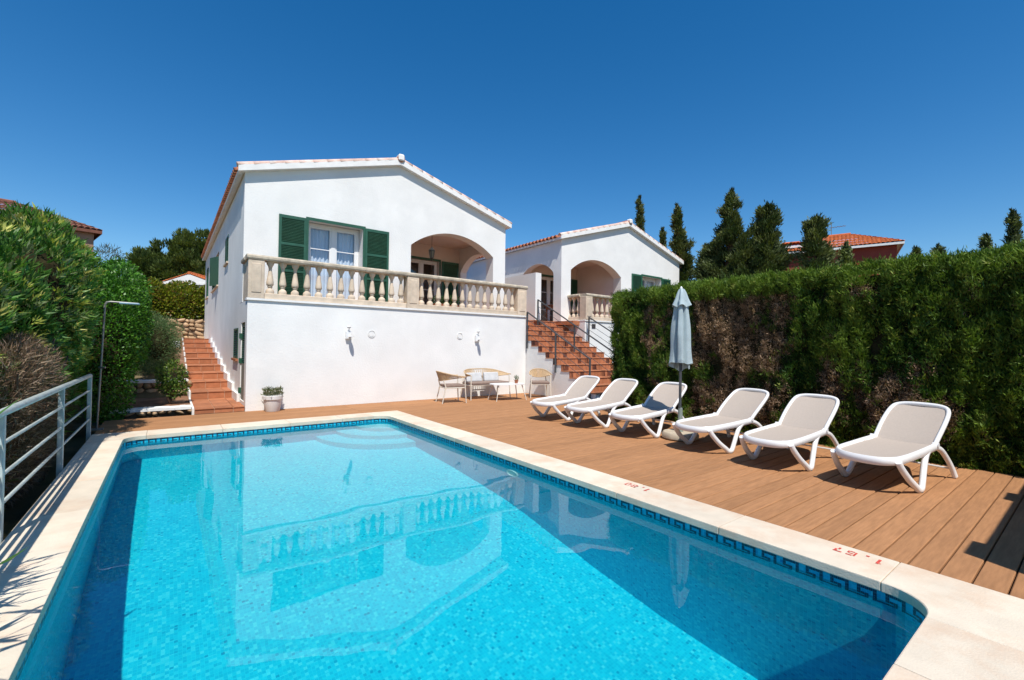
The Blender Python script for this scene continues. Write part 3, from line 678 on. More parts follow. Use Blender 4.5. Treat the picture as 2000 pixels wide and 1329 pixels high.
# ------------------------------------------------------------------ shallow red steps on the left
t = thing('garden_staircase', 'narrow red tiled garden steps climbing beside the left house wall', 'stairs', (.83, 12, 0))
SX0, SX1 = .41, 1.255; levels = [(10.70, .10)] + [(12.58 + 1.04 * i, .26 + .16 * i) for i in range(9)]
prof = [(10.71, -.1)]
for i, (y, z) in enumerate(levels):
    prof.append((y + .01, z - .012)); ye = levels[i + 1][0] + .01 if i + 1 < len(levels) else 24.8
    prof.append((ye, z - .012))
prof.append((24.8, -.1))
G().prism(prof, SX0, SX1, 'yz').build('stair_body', grout_mat, t)
W3 = (SX1 - SX0) / 2.62; cols = [(SX0, SX0 + W3), (SX0 + W3, SX0 + 2 * W3), (SX0 + 2 * W3, SX1)]
for i, (y, z) in enumerate(levels):
    zb = levels[i - 1][1] if i else -.004; ye = levels[i + 1][0] if i + 1 < len(levels) else 22.0; nr = max(2, round((ye - y) / .33)); nr = min(nr, 6)
    for (a, b) in cols:
        G().box(a + .005, b - .005, y, y + .012, zb + .004, z - .016).build('riser_tile', terracotta, t)
        for j in range(nr):
            q0, q1 = y + (ye - y) * j / nr, y + (ye - y) * (j + 1) / nr
            G().box(a + .005, b - .005, q0 + (.004 if j else -.014), q1 - .004, z - .014, z + random.uniform(-.001, .001)).build('tread_tile', terracotta, t)
g = G()
for i, (y, z) in enumerate(levels):
    ye = levels[i + 1][0] if i + 1 < len(levels) else 22.0
    g.box(SX0 - .035, SX0 - .002, y + .05, ye + .05, z - .15, z + .012)
g.build('stair_edge', white_trim, t)
g = G()
for i, (y, z) in enumerate(levels[1:]):
    g.box(1.2, 1.258, y - 1.0, y + .02, z - .16, z + .02)
g.build('wall_skirting', white_trim, t)

# ------------------------------------------------------------------ rubble stone walls
def stone_meshes(n=5):
    out = []
    for q in range(n):
        bm = bmesh.new(); bmesh.ops.create_icosphere(bm, subdivisions=1, radius=.5)
        for v in bm.verts:
            d = 1 + .3 * noise.noise(v.co * 1.7 + Vector((q * 9, 1, 2))); v.co = Vector((max(-.42, min(.42, v.co.x * d * 1.1)), max(-.42, min(.42, v.co.y * d)), max(-.40, min(.40, v.co.z * d * 1.1))))
        me = bpy.data.meshes.new('stone'); bm.to_mesh(me); bm.free(); me.materials.append(rubble); me.polygons.foreach_set('use_smooth', [True] * len(me.polygons)); out.append(me)
    return out
stones = stone_meshes()
def stone_wall(label, x0, x1, y, z0, z1, size, cap=0., slope=0.):
    t = thing('stone_wall', label, 'stone wall', ((x0 + x1) / 2, y, z0))
    G().box(x0, x1, y + .04, y + .26, z0 - .1, z1 - .02).build('mortar_core', mortar, t)
    rows = max(1, round((z1 - z0) / size)); rh = (z1 - z0) / rows
    for r in range(rows):
        x = x0 - random.random() * size * .5
        while x < x1:
            w = size * random.uniform(.6, 2.0); hh = rh * random.uniform(.8, 1.45)
            inst(random.choice(stones), 'stone', t, (x + w / 2, y + .06, z0 + rh * (r + .5) + slope * (x - x0) + random.uniform(-.22, .22) * rh), scale=(w * 1.12, .22, hh * 1.12), rot=(random.uniform(-.1, .1), random.uniform(-.5, .5), 0)); x += w
    if cap:
        g = G(); N = 14
        for i in range(N): a = x0 + (x1 - x0) * i / N; g.box(a, x0 + (x1 - x0) * (i + 1) / N, y - .03 + random.uniform(-.012, .012), y + .28, z1 - .01, z1 + cap + random.uniform(-.006, .006))
        g.build('white_cap', white_trim, t, fix=False)
    return t
stone_wall('low rubble kerb with white top at the deck edge left of the garden steps', -.86, .37, 11.08, -.01, .075, .11, .045)
stone_wall('low rubble wall with white cap behind the small lemon shrub', -1.0, .37, 13.6, .12, .44, .13, .05)
stone_wall('yellow rubble wall at the top of the garden steps', -1.2, 1.25, 24.9, 1.50, 2.45, .20)
G().box(-.25, .30, 19.5, 19.7, 1.0, 1.42).build('white_block', white_trim, org=(0, 19.6, 1), bevel=.02, label='small white rendered kerb block beside the upper garden steps', cat='kerb')

# ------------------------------------------------------------------ pool fence, shower, wall lamps
t = thing('pool_fence', 'pale grey metal railing with three bars along the left coping', 'fence', (-.93, 4.7, 0))
posts_y = [-2.0, .19, 2.43, 4.67, 6.92, 9.12]
for y in posts_y: G().box(-.955, -.905, y - .025, y + .025, -.35, .87).build('post', rail_paint, t, bevel=.004)
G().tube([(-.93, -2.0, .885), (-.93, 9.12, .885), (-.93, 9.14, .87)], .028, 12).build('top_rail', rail_paint, t, smooth=True)
for z in (.665, .44, .235): G().tube([(-.93, -2.0, z), (-.93, 9.12, z)], .0135, 8).build('mid_rail', rail_paint, t, smooth=True)
t = thing('pool_shower', 'slim steel outdoor shower pole with flat head before the hedge', 'shower', (-.89, 9.66, 0))
G().tube([(-.89, 9.66, 0), (-.83, 9.66, 1.98), (-.81, 9.66, 2.02), (-.76, 9.66, 2.03), (-.42, 9.66, 2.02)], .015, 10).build('pole', steel, t, smooth=True)
G().box(-.66, -.40, 9.61, 9.71, 2.0, 2.025).build('shower_head', M('blue_grey_plastic', (.22, .36, .45), .4), t, bevel=.008)
g = G(); g.tube([(-.88, 9.62, .98), (-.80, 9.58, .98)], .016, 8); g.build('tap', steel, t, smooth=True)
G().box(-.97, -.81, 9.58, 9.74, -.004, .012).build('base_plate', steel, t)
def wall_lamp(x, label):
    t = thing('wall_lamp', label, 'wall lamp', (x, 10.675, 1.66), group='wall lamps on the pool wall')
    G().box(x - .06, x + .06, 10.60, 10.674, 1.52, 1.70).build('housing', plastic_white, t, bevel=.012, seg=2)
    g = G(); g.prism([(x + .03 + .05 * math.cos(a), 10.52 + .10 * math.sin(a)) for a in [i * math.pi / 10 for i in range(20)]], 1.565, 1.58, 'xy'); g.build('shade', plastic_white, t)
    g = G(); g.tube([(x, 10.60, 1.70), (x, 10.58, 1.78), (x - .02, 10.62, 1.80)], .012, 6); g.lathe([(.035, 0), (.05, .03), (.03, .05)], (x - .005, 10.58, 1.77), 10); g.build('lamp_head', bulb_glass, t, smooth=True)
wall_lamp(3.30, 'left white wall lamp above the potted plant side of the white wall')
wall_lamp(6.84, 'right white wall lamp above the rope sofa on the white wall')
def vent(x, z, label):
    t = thing('wall_vent', label, 'vent', (x, 10.675, z), group='round vents on the pool wall')
    g = G(); g.tube([(x + .085 * math.cos(a), 10.668, z + .085 * math.sin(a)) for a in [i * math.pi / 10 for i in range(20)]], .008, 6, closed=True); g.build('rim', white_trim, t, smooth=True)
    G().tube([(x, 10.674, z), (x, 10.664, z)], .06, 16).build('cover', white_trim, t, smooth=True)
vent(3.86, 1.65, 'round white vent right of the left wall lamp'); vent(6.30, 1.66, 'round white vent left of the right wall lamp')

# unseen wall added on the right, shaped to cast the shadow on the deck
t = thing('shadow_caster_wall', 'unseen pillared wall added off the right edge to cast the deck shadow', 'wall', (6, -.7, 0))
G().box(4.2, 11.5, -.95, -.57, -.3, 2.0).build('wall_panel', white_wall, t)
for x in (4.20, 6.15, 8.1): G().box(x - .17, x + .17, -.98, -.52, -.3, 2.03).build('pillar', white_wall, t)

# ------------------------------------------------------------------ loungers
def rim_path():
    half = [(.60, .272, .385), (.35, .280, .372), (0, .282, .355), (-.25, .275, .345), (-.37, .245, .336), (-.445, .17, .328), (-.47, .06, .324)]
    return half + [(x, -y, z) for x, y, z in reversed(half)]
def back_path():
    half = [(.57, .265, .375), (.66, .270, .455), (.80, .275, .560), (.95, .272, .662), (1.04, .258, .722), (1.09, .225, .755), (1.115, .15, .773), (1.12, .05, .778)]
    return half + [(x, -y, z) for x, y, z in reversed(half)]
def catmull(pts, k=4):
    q = []; pts = [Vector(p) for p in pts]; N = len(pts)
    for i in range(N - 1):
        p0 = pts[max(0, i - 1)]; p1 = pts[i]; p2 = pts[i + 1]; p3 = pts[min(N - 1, i + 2)]
        for j in range(k):
            t_ = j / k; q.append(.5 * ((2 * p1) + (p2 - p0) * t_ + (2 * p0 - 5 * p1 + 4 * p2 - p3) * t_ * t_ + (-p0 + 3 * p1 - 3 * p2 + p3) * t_ ** 3))
    return q + [pts[-1]]
def sling(path, inset, sag, lift=0.):
    q = catmull(path, 3); n_ = len(q); h_ = n_ // 2; g = G(); m_ = 8
    for i in range(h_):
        a, b = q[i], q[n_ - 1 - i]
        for j in range(m_ + 1):
            f = j / m_; p = a.lerp(b, f); p.z += lift - sag * math.sin(math.pi * f); g.v.append(tuple(p))
    for i in range(h_ - 1):
        for j in range(m_): k0 = i * (m_ + 1) + j; g.f.append((k0, k0 + 1, k0 + m_ + 2, k0 + m_ + 1))
    return g
def make_lounger():
    t = thing('sun_lounger', 'x', 'sun lounger')
    g = G(); g.tube(rim_path(), .042, 10, r2=.024, up=(0, 0, 1), smooth=3); g.build('seat_frame', plastic_white, t, smooth=True)
    sling(rim_path(), .02, .012, .012).build('seat_sling', sling_mat, t, fix=False, smooth=True)
    g = G(); g.tube(back_path(), .025, 10, r2=.022, up=(0, 0, 1), smooth=3); g.build('back_frame', plastic_white, t, smooth=True)
    sling(back_path(), .02, .02, .004).build('back_sling', sling_mat, t, fix=False, smooth=True)
    for s in (-1, 1):
        f = lambda x, z: (x, s * (.275 + (.36 - z) / .36 * .05), z)
        g = G(); g.tube([f(-.385, .335), f(-.345, .27), f(-.22, .155), f(-.085, .065), f(-.035, .030), f(.03, .030), f(.075, .07), f(.19, .22), f(.29, .325), f(.40, .372), f(.52, .38)], .028, 10, r2=.033, up=(0, 1, 0), smooth=3); g.build('leg', plastic_white, t, smooth=True)
        g = G(); g.tube([f(.46, .375), f(.60, .372), f(.74, .325), f(.87, .215), f(.96, .10), f(1.0, .02)], .025, 10, r2=.031, up=(0, 1, 0), smooth=3); g.build('leg', plastic_white, t, smooth=True)
        g = G(); g.tube([(.575, s * .255, .405), (.575, s * .305, .405)], .026, 10); g.tube([(.20, s * .27, .37), (.28, s * .275, .388), (.36, s * .27, .378)], .018, 6); g.build('hinge', plastic_white, t, smooth=True)
        G().box(-.02, .02, s * .325 - .018, s * .325 + .018, 0, .022).build('foot_pad', M('grey_rubber', (.12, .13, .12), .8) if 'grey_rubber' not in bpy.data.materials else bpy.data.materials['grey_rubber'], t)
    G().tube([(.95, -.31, .11), (.95, .31, .11)], .010, 6).build('stretcher', plastic_white, t, smooth=True)
    G().tube([(.25, -.28, .33), (.25, .28, .33)], .013, 6).build('cross_bar', plastic_white, t, smooth=True)
    return t
proto = make_lounger()
LG = [((6.035, 6.53), 6, 'white lounger with taupe sling nearest the red steps, farthest along the row'), ((6.075, 5.62), 4.5, 'white taupe lounger second from the red steps, left of the parasol lounger'),
      ((6.085, 4.60), 4.5, 'white taupe lounger directly behind the parasol pole with the pole shadow on it'), ((6.085, 3.41), -5, 'white taupe lounger just right of the closed parasol and its stone base'),
      ((5.985, 2.43), -1, 'white taupe lounger second from the right end of the row'), ((6.03, 1.46), -6, 'white taupe lounger at the right end of the row, nearest the camera')]
for i, ((x, y), a, lab) in enumerate(LG):
    o = proto if i == 0 else copy_tree(proto); o.location = (x, y, -.004); o.rotation_euler.z = math.radians(a); o['label'] = lab; o['group'] = 'sun loungers lined up on the deck before the hedge'

# ------------------------------------------------------------------ closed parasol
t = thing('parasol', 'closed pale blue grey parasol on a dark pole before the hedge', 'parasol', (6.36, 4.03, 0))
c = (6.36, 4.03, 0)
G().tube([(6.345, 4.03, .05), (6.37, 4.03, 2.3)], .021, 12).build('pole', dark_metal, t, smooth=True)
g = G(); g.lathe([(.24, 0), (.27, .02), (.275, .07), (.25, .105), (.06, .11)], c, 28); g.build('base', M('beige_cast_stone', (.45, .38, .28), .9, .15, 9, .4, 60), t, smooth=True)
g = G(); g.lathe([(.05, .10), (.036, .13), (.034, .46), (.028, .48)], c, 14); g.build('sleeve', M('green_grey_plastic', (.18, .21, .18), .6), t, smooth=True)
def fold(a, i): return 1 + .27 * math.cos(5 * a + .7 + i * .03) + .09 * math.cos(11 * a + 1.3) + .04 * math.cos(3 * a + i * .1)
prof = []
for i in range(22):
    f = i / 21; z = 1.13 + f * 1.02; r = .142 - .055 * f - .006 * math.sin(f * 9); prof.append((r, z))
def fold_z(): pass
g = G(); n_ = 60; vs = []
for i, (r, z) in enumerate(prof):
    for k in range(n_):
        a = 2 * math.pi * k / n_; rr_ = r * fold(a, i) * (1.0 + .02 * math.sin(z * 9 + a * 2)); zz = z + (.075 * math.cos(a + 2.6) + .025 * math.cos(5 * a) if i == 0 else .0)
        vs.append((c[0] + .01 + rr_ * math.cos(a), c[1] + rr_ * math.sin(a), zz))
g.add(vs, [(i * n_ + k, i * n_ + (k + 1) % n_, (i + 1) * n_ + (k + 1) % n_, (i + 1) * n_ + k) for i in range(len(prof) - 1) for k in range(n_)])
g.build('canopy', cloth_mat, t, smooth=True)
g = G(); cap = [(.130, 2.06), (.118, 2.10), (.085, 2.19), (.062, 2.27), (.042, 2.325), (.022, 2.335)]; vs = []
for i, (r, z) in enumerate(cap):
    for k in range(n_):
        a = 2 * math.pi * k / n_; rr_ = r * (1 + (.17 * math.cos(5 * a + .3) + .06 * math.cos(9 * a) if i < 4 else 0)); vs.append((c[0] + .01 + rr_ * math.cos(a), c[1] + rr_ * math.sin(a), z + (.02 * math.cos(5 * a) if i == 0 else 0)))
g.add(vs, [(i * n_ + k, i * n_ + (k + 1) % n_, (i + 1) * n_ + (k + 1) % n_, (i + 1) * n_ + k) for i in range(len(cap) - 1) for k in range(n_)] + [tuple((len(cap) - 1) * n_ + k for k in range(n_))])
g.build('vent_cap', cloth_mat, t, smooth=True)
G().lathe([(.018, 2.33), (.02, 2.35), (.008, 2.37)], c, 10).build('finial', plastic_white, t, smooth=True)

# ------------------------------------------------------------------ rope furniture
def rope_seat(width, label, name, cat, group=None):
    t = thing(name, label, cat, group=group); w = width / 2; d = .27
    for sx in (-1, 1):
        G().tube([(sx * (w - .02), -d, 0), (sx * (w - .035), -d + .03, .40), (sx * (w - .04), -d + .03, .635)], [.012, .016, .016], 8).build('leg', cream_metal, t, smooth=True)
        G().tube([(sx * (w - .05), d + .06, 0), (sx * (w - .075), d - .03, .40), (sx * (w - .1), d + .02, .56)], [.012, .016, .014], 8).build('leg', cream_metal, t, smooth=True)
    g = G(); g.box(-w + .05, w - .05, -d + .02, d - .02, .36, .385); g.build('seat_frame', cream_metal, t, bevel=.008)
    g = G(); g.box(-w + .06, w - .06, -d + .01, d - .03, .387, .45); g.build('seat_cushion', cushion_mat, t, bevel=.02, seg=2)
    nseg = 36 if width < 1 else 56; top = []; bot = []
    for i in range(nseg + 1):
        a = math.pi * i / nseg; ex = abs(math.cos(a)) ** (.8 if width < 1 else .55) * (1 if math.cos(a) > 0 else -1); y = -d + .02 + (2 * d + .06) * math.sin(a) ** .8; k = math.sin(a) ** 1.3
        top.append((ex * w, y + .05 * k, .645 + .125 * k)); bot.append((ex * (w - .05), y - .03 * k, .625 - .085 * k))
    g = G(); g.tube(top, .014, 6); g.tube(bot, .010, 6); g.build('arm_rail', rope_mat, t, smooth=True)
    g = G(); m_ = nseg * 2
    for i in range(3, m_ - 2):
        q = i / 2; i0 = int(q); f = q - i0; i1 = min(nseg, i0 + 1); a = Vector(top[i0]).lerp(Vector(top[i1]), f); b = Vector(bot[i0]).lerp(Vector(bot[i1]), f); mid_ = (a + b) / 2; g.tube([a, mid_, b], .0085, 4)
    g.build('woven_rope', rope_mat, t, kind='stuff', smooth=True)
    if width > 1:
        for q in (-.28, .28): G().obox((q, d - .10, .56), (.24, 0, 0), (0, .04, -.012), (0, .03, .12)).build('back_cushion', pale_cushion, t, bevel=.03, seg=2)
    return t
o = rope_seat(.60, 'beige rope armchair at the left of the table, seen from its side', 'armchair', 'armchair', 'rope armchairs'); o.location = (5.60, 9.82, -.004); o.rotation_euler.z = math.radians(80)
o2 = copy_tree(o); o2.location = (8.22, 9.55, -.004); o2.rotation_euler.z = math.radians(-33); o2['label'] = 'beige rope armchair right of the table beside the red steps'
o = rope_seat(1.30, 'beige rope two-seat sofa against the white pool wall', 'sofa', 'sofa'); o.location = (6.82, 10.15, -.004)
t = thing('coffee_table', 'low white slatted coffee table in front of the rope sofa', 'table', (7.08, 9.52, -.004), math.radians(-8))
ORG[t.name] = Vector()
g = G(); g.prism([(.47 * math.copysign(abs(math.cos(a)) ** .6, math.cos(a)), .27 * math.copysign(abs(math.sin(a)) ** .6, math.sin(a))) for a in [i * math.pi / 14 for i in range(28)]], .405, .425, 'xy'); g.build('tabletop', plastic_white, t)
for sx in (-1, 1):
    for sy in (-1, 1): G().tube([(sx * .44, sy * .25, 0), (sx * .34, sy * .17, .405)], [.010, .015], 8).build('leg', cream_metal, t, smooth=True)
def potted(x, y, z, r, hgt, plant_h, pot_mat, label, dens, cols, llen, parent_name='potted_plant', rimmed=True):
    t = thing(parent_name, label, 'plant', (x, y, z))
    pr = [(r * .70, 0), (r * .74, .012), (r * .90, hgt * .74), (r * 1.0, hgt * .76), (r * 1.02, hgt * .98), (r * .93, hgt), (r * .88, hgt * .96)]
    G().lathe(pr, (x, y, z), 24).build('pot', pot_mat, t, smooth=True)
    P = np.array([x, y, z + hgt * .95]) + rng.uniform(-1, 1, (dens, 3)) * np.array([r * .85, r * .85, .0]) + np.array([0, 0, 1]) * rng.uniform(0, plant_h, (dens, 1))
    D = unit(dens) + np.array([0, 0, .8]) + (P - np.array([x, y, z + hgt])) * 3
    blades('foliage', leafy, P, D, rng.uniform(.6, 1.2, dens) * llen, llen * .28, pick(dens, cols), t); return t
potted(1.72, 10.44, -.004, .19, .33, .15, M('white_glazed_pot', (.72, .70, .67), .5, .04), 'white pot of grey green succulent at the corner of the pool wall', 420, [(.10, .13, .07), (.16, .17, .09), (.08, .10, .05), (.20, .17, .11)], .07)
potted(7.36, 9.50, .421, .055, .09, .10, clay_pot, 'tiny green plant in a pot on the coffee table', 90, [(.07, .12, .04), (.11, .15, .06)], .05)
potted(6.50, 12.3, 2.297, .17, .36, .22, clay_pot, 'terracotta pot plant on the terrace, left of the pair behind the balusters', 260, [(.03, .08, .02), (.05, .11, .03)], .09)
potted(7.02, 12.3, 2.297, .17, .34, .28, clay_pot, 'terracotta pot plant on the terrace, right of the pair behind the balusters', 260, [(.03, .08, .02), (.05, .10, .02)], .09)
# hanging lantern in the porch arch
t = thing('hanging_lantern', 'small black iron lantern hanging in the porch arch', 'lantern', (5.90, 11.62, 4.0))
G().tube([(5.90, 11.62, 4.18), (5.90, 11.62, 4.52)], .006, 6).build('chain', black_iron, t)
g = G(); g.lathe([(.012, 4.20), (.03, 4.17), (.085, 4.11), (.095, 4.10)], (5.90, 11.62, 0), 6); g.lathe([(.05, 3.88), (.03, 3.86), (.02, 3.84), (.008, 3.80)], (5.90, 11.62, 0), 6)
for k in range(6):
    a = math.pi * k / 3; g.tube([(5.90 + .088 * math.cos(a), 11.62 + .088 * math.sin(a), 4.10), (5.90 + .052 * math.cos(a), 11.62 + .052 * math.sin(a), 3.88)], .011, 5)
g.build('lantern_frame', black_iron, t)
G().lathe([(.047, 3.885), (.080, 4.095)], (5.90, 11.62, 0), 6).build('lantern_glass', M('dark_amber_glass', (.06, .05, .035), .2), t)
# table on the far terrace seen through the glass door side
t = thing('garden_table', 'brown wooden table on the farther porch behind the stair railing', 'table', (11.9, 12.9, 2.29))
G().box(11.62, 12.3, 12.6, 13.3, 2.97, 3.02).build('tabletop', brown_wood, t); G().box(11.66, 12.26, 12.64, 13.26, 2.86, 2.969).build('apron', brown_wood, t)
for x in (11.68, 12.2):
    for y in (12.66, 13.2): G().box(x, x + .05, y, y + .05, 2.29, 2.859).build('leg', brown_wood, t)

# ------------------------------------------------------------------ cypress hedge on the right
HX, HY0, HY1, HZ = 7.68, -2.2, 6.62, 2.62
def cypress_hedge():
    t = thing('cypress_hedge', 'tall clipped cypress hedge with dead brown patches behind the loungers', 'hedge', (8.2, 2.2, -.1))
    g = G(); ny_, nz_ = 60, 20
    def fx_(y, z): return HX + .17 + .06 * noise.noise(Vector((y * 1.1, z * 1.1, 4)))
    for j in range(nz_ + 1):
        for i in range(ny_ + 1):
            y = HY0 + .1 + (HY1 - HY0 - .25) * i / ny_; z = -.15 + (HZ - .02) * j / nz_; g.v.append((fx_(y, z), y, z))
    for j in range(nz_):
        for i in range(ny_): a = j * (ny_ + 1) + i; g.f.append((a, a + 1, a + ny_ + 2, a + ny_ + 1))
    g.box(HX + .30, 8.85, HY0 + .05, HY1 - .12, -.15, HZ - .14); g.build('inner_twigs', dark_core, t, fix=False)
    # front face: fans of blades, each fan with its own tone
    K, CL = 27000, 9
    y = rng.uniform(HY0, HY1, K); y = np.where((y > -.3) | (rng.random(K) < .4), y, rng.uniform(0, HY1, K)); z = rng.uniform(-.1, HZ, K)
    Q = np.stack([np.zeros(K), y, z], 1)
    big = nz(Q, (0, .55, .38), 3.1); med = nz(Q, (0, 1.6, 1.0), 8.2); fine = nz(Q, (0, 5.5, 3.5), 5.7); streak = nz(Q, (0, 2.4, .55), 1.9); fv = nz(Q, (0, 7., 2.6), 15.3)
    zone = .36 * np.exp(-((y - 4.05) / .80) ** 2) * np.clip((2.38 - z) / .3, 0, 1) + .20 * np.exp(-((y - 2.45) / .16) ** 2) + .16 * np.exp(-((y - .75) / .22) ** 2) * (z < 1.9) + .14 * np.exp(-((y - 5.7) / .45) ** 2)
    deadness = big * .40 + med * .38 + streak * .34 + fine * .30 + zone - .14 + .10 * (z < .8) - .45 * (z > HZ - .34)
    dead = deadness > .07 + rng.normal(size=K) * .09
    roundtop = np.clip((z - (HZ - .22)) / .22, 0, 1) ** 2 * .16; endr = np.clip((y - (HY1 - .3)) / .3, 0, 1) ** 2 * .20
    Q[:, 0] = HX + .03 - .13 * med - .12 * fine - .17 * fv + np.where(dead, .04, 0) + rng.exponential(.03, K) - (rng.random(K) < .10) * .05 + roundtop + endr
    DQ = np.stack([-.60 + rng.normal(size=K) * .3, rng.normal(size=K) * .35, .80 + rng.normal(size=K) * .35], 1); DQ[dead] += rng.normal(size=(dead.sum(), 3)) * .6
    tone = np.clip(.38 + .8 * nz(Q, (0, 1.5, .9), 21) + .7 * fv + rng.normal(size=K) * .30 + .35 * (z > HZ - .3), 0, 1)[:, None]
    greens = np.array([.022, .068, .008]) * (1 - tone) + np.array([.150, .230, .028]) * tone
    yel = rng.random((K, 1)) < .05; greens = np.where(yel, np.array([[.26, .30, .06]]), greens)
    tb = rng.random((K, 1)) ** 1.5; browns = np.array([.11, .066, .038]) * (1 - tb) + np.array([.52, .35, .22]) * tb
    C = np.where(dead[:, None], browns, greens); idx = np.repeat(np.arange(K), CL); n_b = len(idx)
    P = Q[idx] + rng.normal(size=(n_b, 3)) * np.array([.012, .020, .022]); D = DQ[idx] + rng.normal(size=(n_b, 3)) * np.where(dead[idx], .55, .34)[:, None]
    L = np.where(dead[idx], rng.uniform(.02, .055, n_b), rng.uniform(.035, .080, n_b)) * rng.uniform(.7, 1.4, K)[idx]
    blades('foliage', needle, P, D, L, np.where(dead[idx], .009, .013), C[idx] * rng.uniform(.8, 1.2, (n_b, 1)), t)
    # top and end
    N = 60000; P = np.stack([rng.uniform(HX + .05, 8.9, N), rng.uniform(HY0, HY1 - .05, N), np.zeros(N)], 1); P[:, 2] = HZ - .05 + .07 * nz(P, (1.2, 1.2, 0), 2.) - np.clip((HX + .3 - P[:, 0]) / .3, 0, 1) ** 2 * .12 + rng.exponential(.02, N)
    D = np.stack([rng.normal(size=N) * .4, rng.normal(size=N) * .4, .9 + rng.normal(size=N) * .4], 1)
    tone = np.clip(.6 + .8 * nz(P, (1.5, 1.5, 1), 31) + rng.normal(size=N) * .2, 0, 1)[:, None]
    blades('foliage', needle, P, D, rng.uniform(.03, .075, N), .013, np.array([.045, .10, .012]) * (1 - tone) + np.array([.16, .24, .03]) * tone, t)
    N = 16000; P = np.stack([rng.uniform(HX + .1, 8.9, N), HY1 - .05 + rng.normal(size=N) * .05, rng.uniform(-.1, HZ - .03, N)], 1)
    D = np.stack([rng.normal(size=N) * .5, .6 + rng.normal(size=N) * .5, .5 + rng.normal(size=N) * .5], 1)
    blades('foliage', needle, P, D, rng.uniform(.05, .10, N), .014, pick(N, [(.04, .08, .012), (.07, .11, .02), (.10, .07, .04)]), t)
cypress_hedge()

# ------------------------------------------------------------------ trees and shrubs
def blob_points(n, c, r, shell=.45, flat=None):
    d = unit(n); rad = 1 - shell * rng.random(n) ** 1.6; P = d * rad[:, None] * np.array(r); return P + np.array(c), d
def conifer(label, x, y, h, w, z0=-.2, lean=(0, 0), style=0, dark=1.):
    t = thing('conifer_tree', label, 'tree', (x, y, z0), group='dark conifers beyond the hedge')
    H = h - z0
    G().tube([(x, y, z0), (x + lean[0] * .4, y + lean[1] * .4, z0 + H * .5), (x + lean[0], y + lean[1], z0 + H * .97)], [w * .09, w * .06, .02], 7).build('trunk', bark, t, smooth=True)
    nb = int(46 + 30 * w); Ps = []; Ds = []; Cs = []
    for i in range(nb):
        f = (i + rng.random()) / nb; f = f ** .85
        env = {0: (1 - f) ** .85 * (1 - .2 * math.sin(f * 17 + x)), 1: (1 - f) ** .45 * .9 * (.55 + .45 * math.cos(f * 2)), 2: (1 - f * .95) ** .60}[style] * w / 2
        if f < .08: env *= .8
        a = rng.random() * 6.283; r = env * rng.uniform(.45, 1.0 if rng.random() < .8 else 1.45); zc = z0 + H * f * .97
        droop_ = -.25 if (style == 0 and rng.random() < .5) else .35; upl = r * droop_
        bx, by = x + lean[0] * f * f, y + lean[1] * f * f; tip = np.array([bx + math.cos(a) * r, by + math.sin(a) * r, zc + upl]); base_ = np.array([bx, by, zc])
        k = int(130 + 230 * r); u = rng.random((k, 1)) ** .6; cl = (.07 + .13 * (1 - f)) * (1.25 if style == 2 else 1.)
        P = base_ + (tip - base_) * (.25 + .75 * u) + rng.normal(size=(k, 3)) * cl * np.array([.75, .75, .9]); out = np.array([math.cos(a), math.sin(a), .45 + .7 * f]); D = unit(k) * .5 + out * .8
        Ps.append(P); Ds.append(D); tone = rng.uniform(0, 1); base = np.array([.038, .062, .018]) * (1 - tone) + np.array([.145, .165, .052]) * tone
        Cs.append(np.tile(base, (k, 1)) * rng.uniform(.7, 1.35, (k, 1)) * dark)
    for q in range(26):     # leader tuft
        k = 14; zc = z0 + H * (.86 + .14 * q / 26); P = np.array([x + lean[0], y + lean[1], zc]) + rng.normal(size=(k, 3)) * np.array([.07, .07, .05]) * (1.3 - q / 26); Ps.append(P); Ds.append(rng.normal(size=(k, 3)) * .35 + np.array([0, 0, 1])); Cs.append(np.tile(np.array([.03, .045, .015]), (k, 1)))
    P = np.concatenate(Ps); D = np.concatenate(Ds); C = np.concatenate(Cs)
    blades('crown', needle, P, D, rng.uniform(.09, .20, len(P)), .045, C, t)
conifer('slim cypress peeping over the right roof slope of the farther house', 19.6, 14.9, 9.4, 1.7, style=1)
conifer('lowest thin cypress tip just right of the farther house roof ridge', 20.2, 13.9, 7.6, .62, style=1)
conifer('narrow ragged conifer with hooked top right of the farther house', 19.1, 11.9, 8.1, 3.0, lean=(-.35, .25), style=0)
conifer('tallest spired conifer with drooping branches above the hedge', 18.85, 9.6, 8.15, 5.4, style=0)
conifer('dense column conifer between the tallest spire and the red house', 19.25, 8.35, 7.25, 3.2, style=2)
conifer('broad conical conifer in front of the red house', 18.95, 6.55, 6.3, 2.5, style=2)
conifer('low bushy conifer mass beside the farther house gable', 18.9, 10.4, 6.1, 3.4, style=2)
conifer('rounded dark conifer bulk between the ragged tree and the tallest spire', 19.7, 11.0, 5.9, 2.8, style=2)
conifer('rounded dark conifer bulk below the dense column conifer', 18.6, 8.9, 5.7, 3.4, style=2)
conifer('small pale conifer tip at the left edge of the red wall', 21.1, 6.2, 5.6, .5, style=2, dark=1.5)
conifer('tiny conifer tip right of the red house, left of the pair', 25.5, 5.0, 5.85, .55, style=2)
conifer('tiny conifer tip right of the red house, right of the pair', 25.6, 4.3, 5.85, .5, style=2)
conifer('small conifer tip left of the far right conifer', 25.8, 2.9, 6.05, .35, style=2)
conifer('conifer top at the far right edge above the hedge', 23.9, 2.05, 6.45, 1.1, style=0)

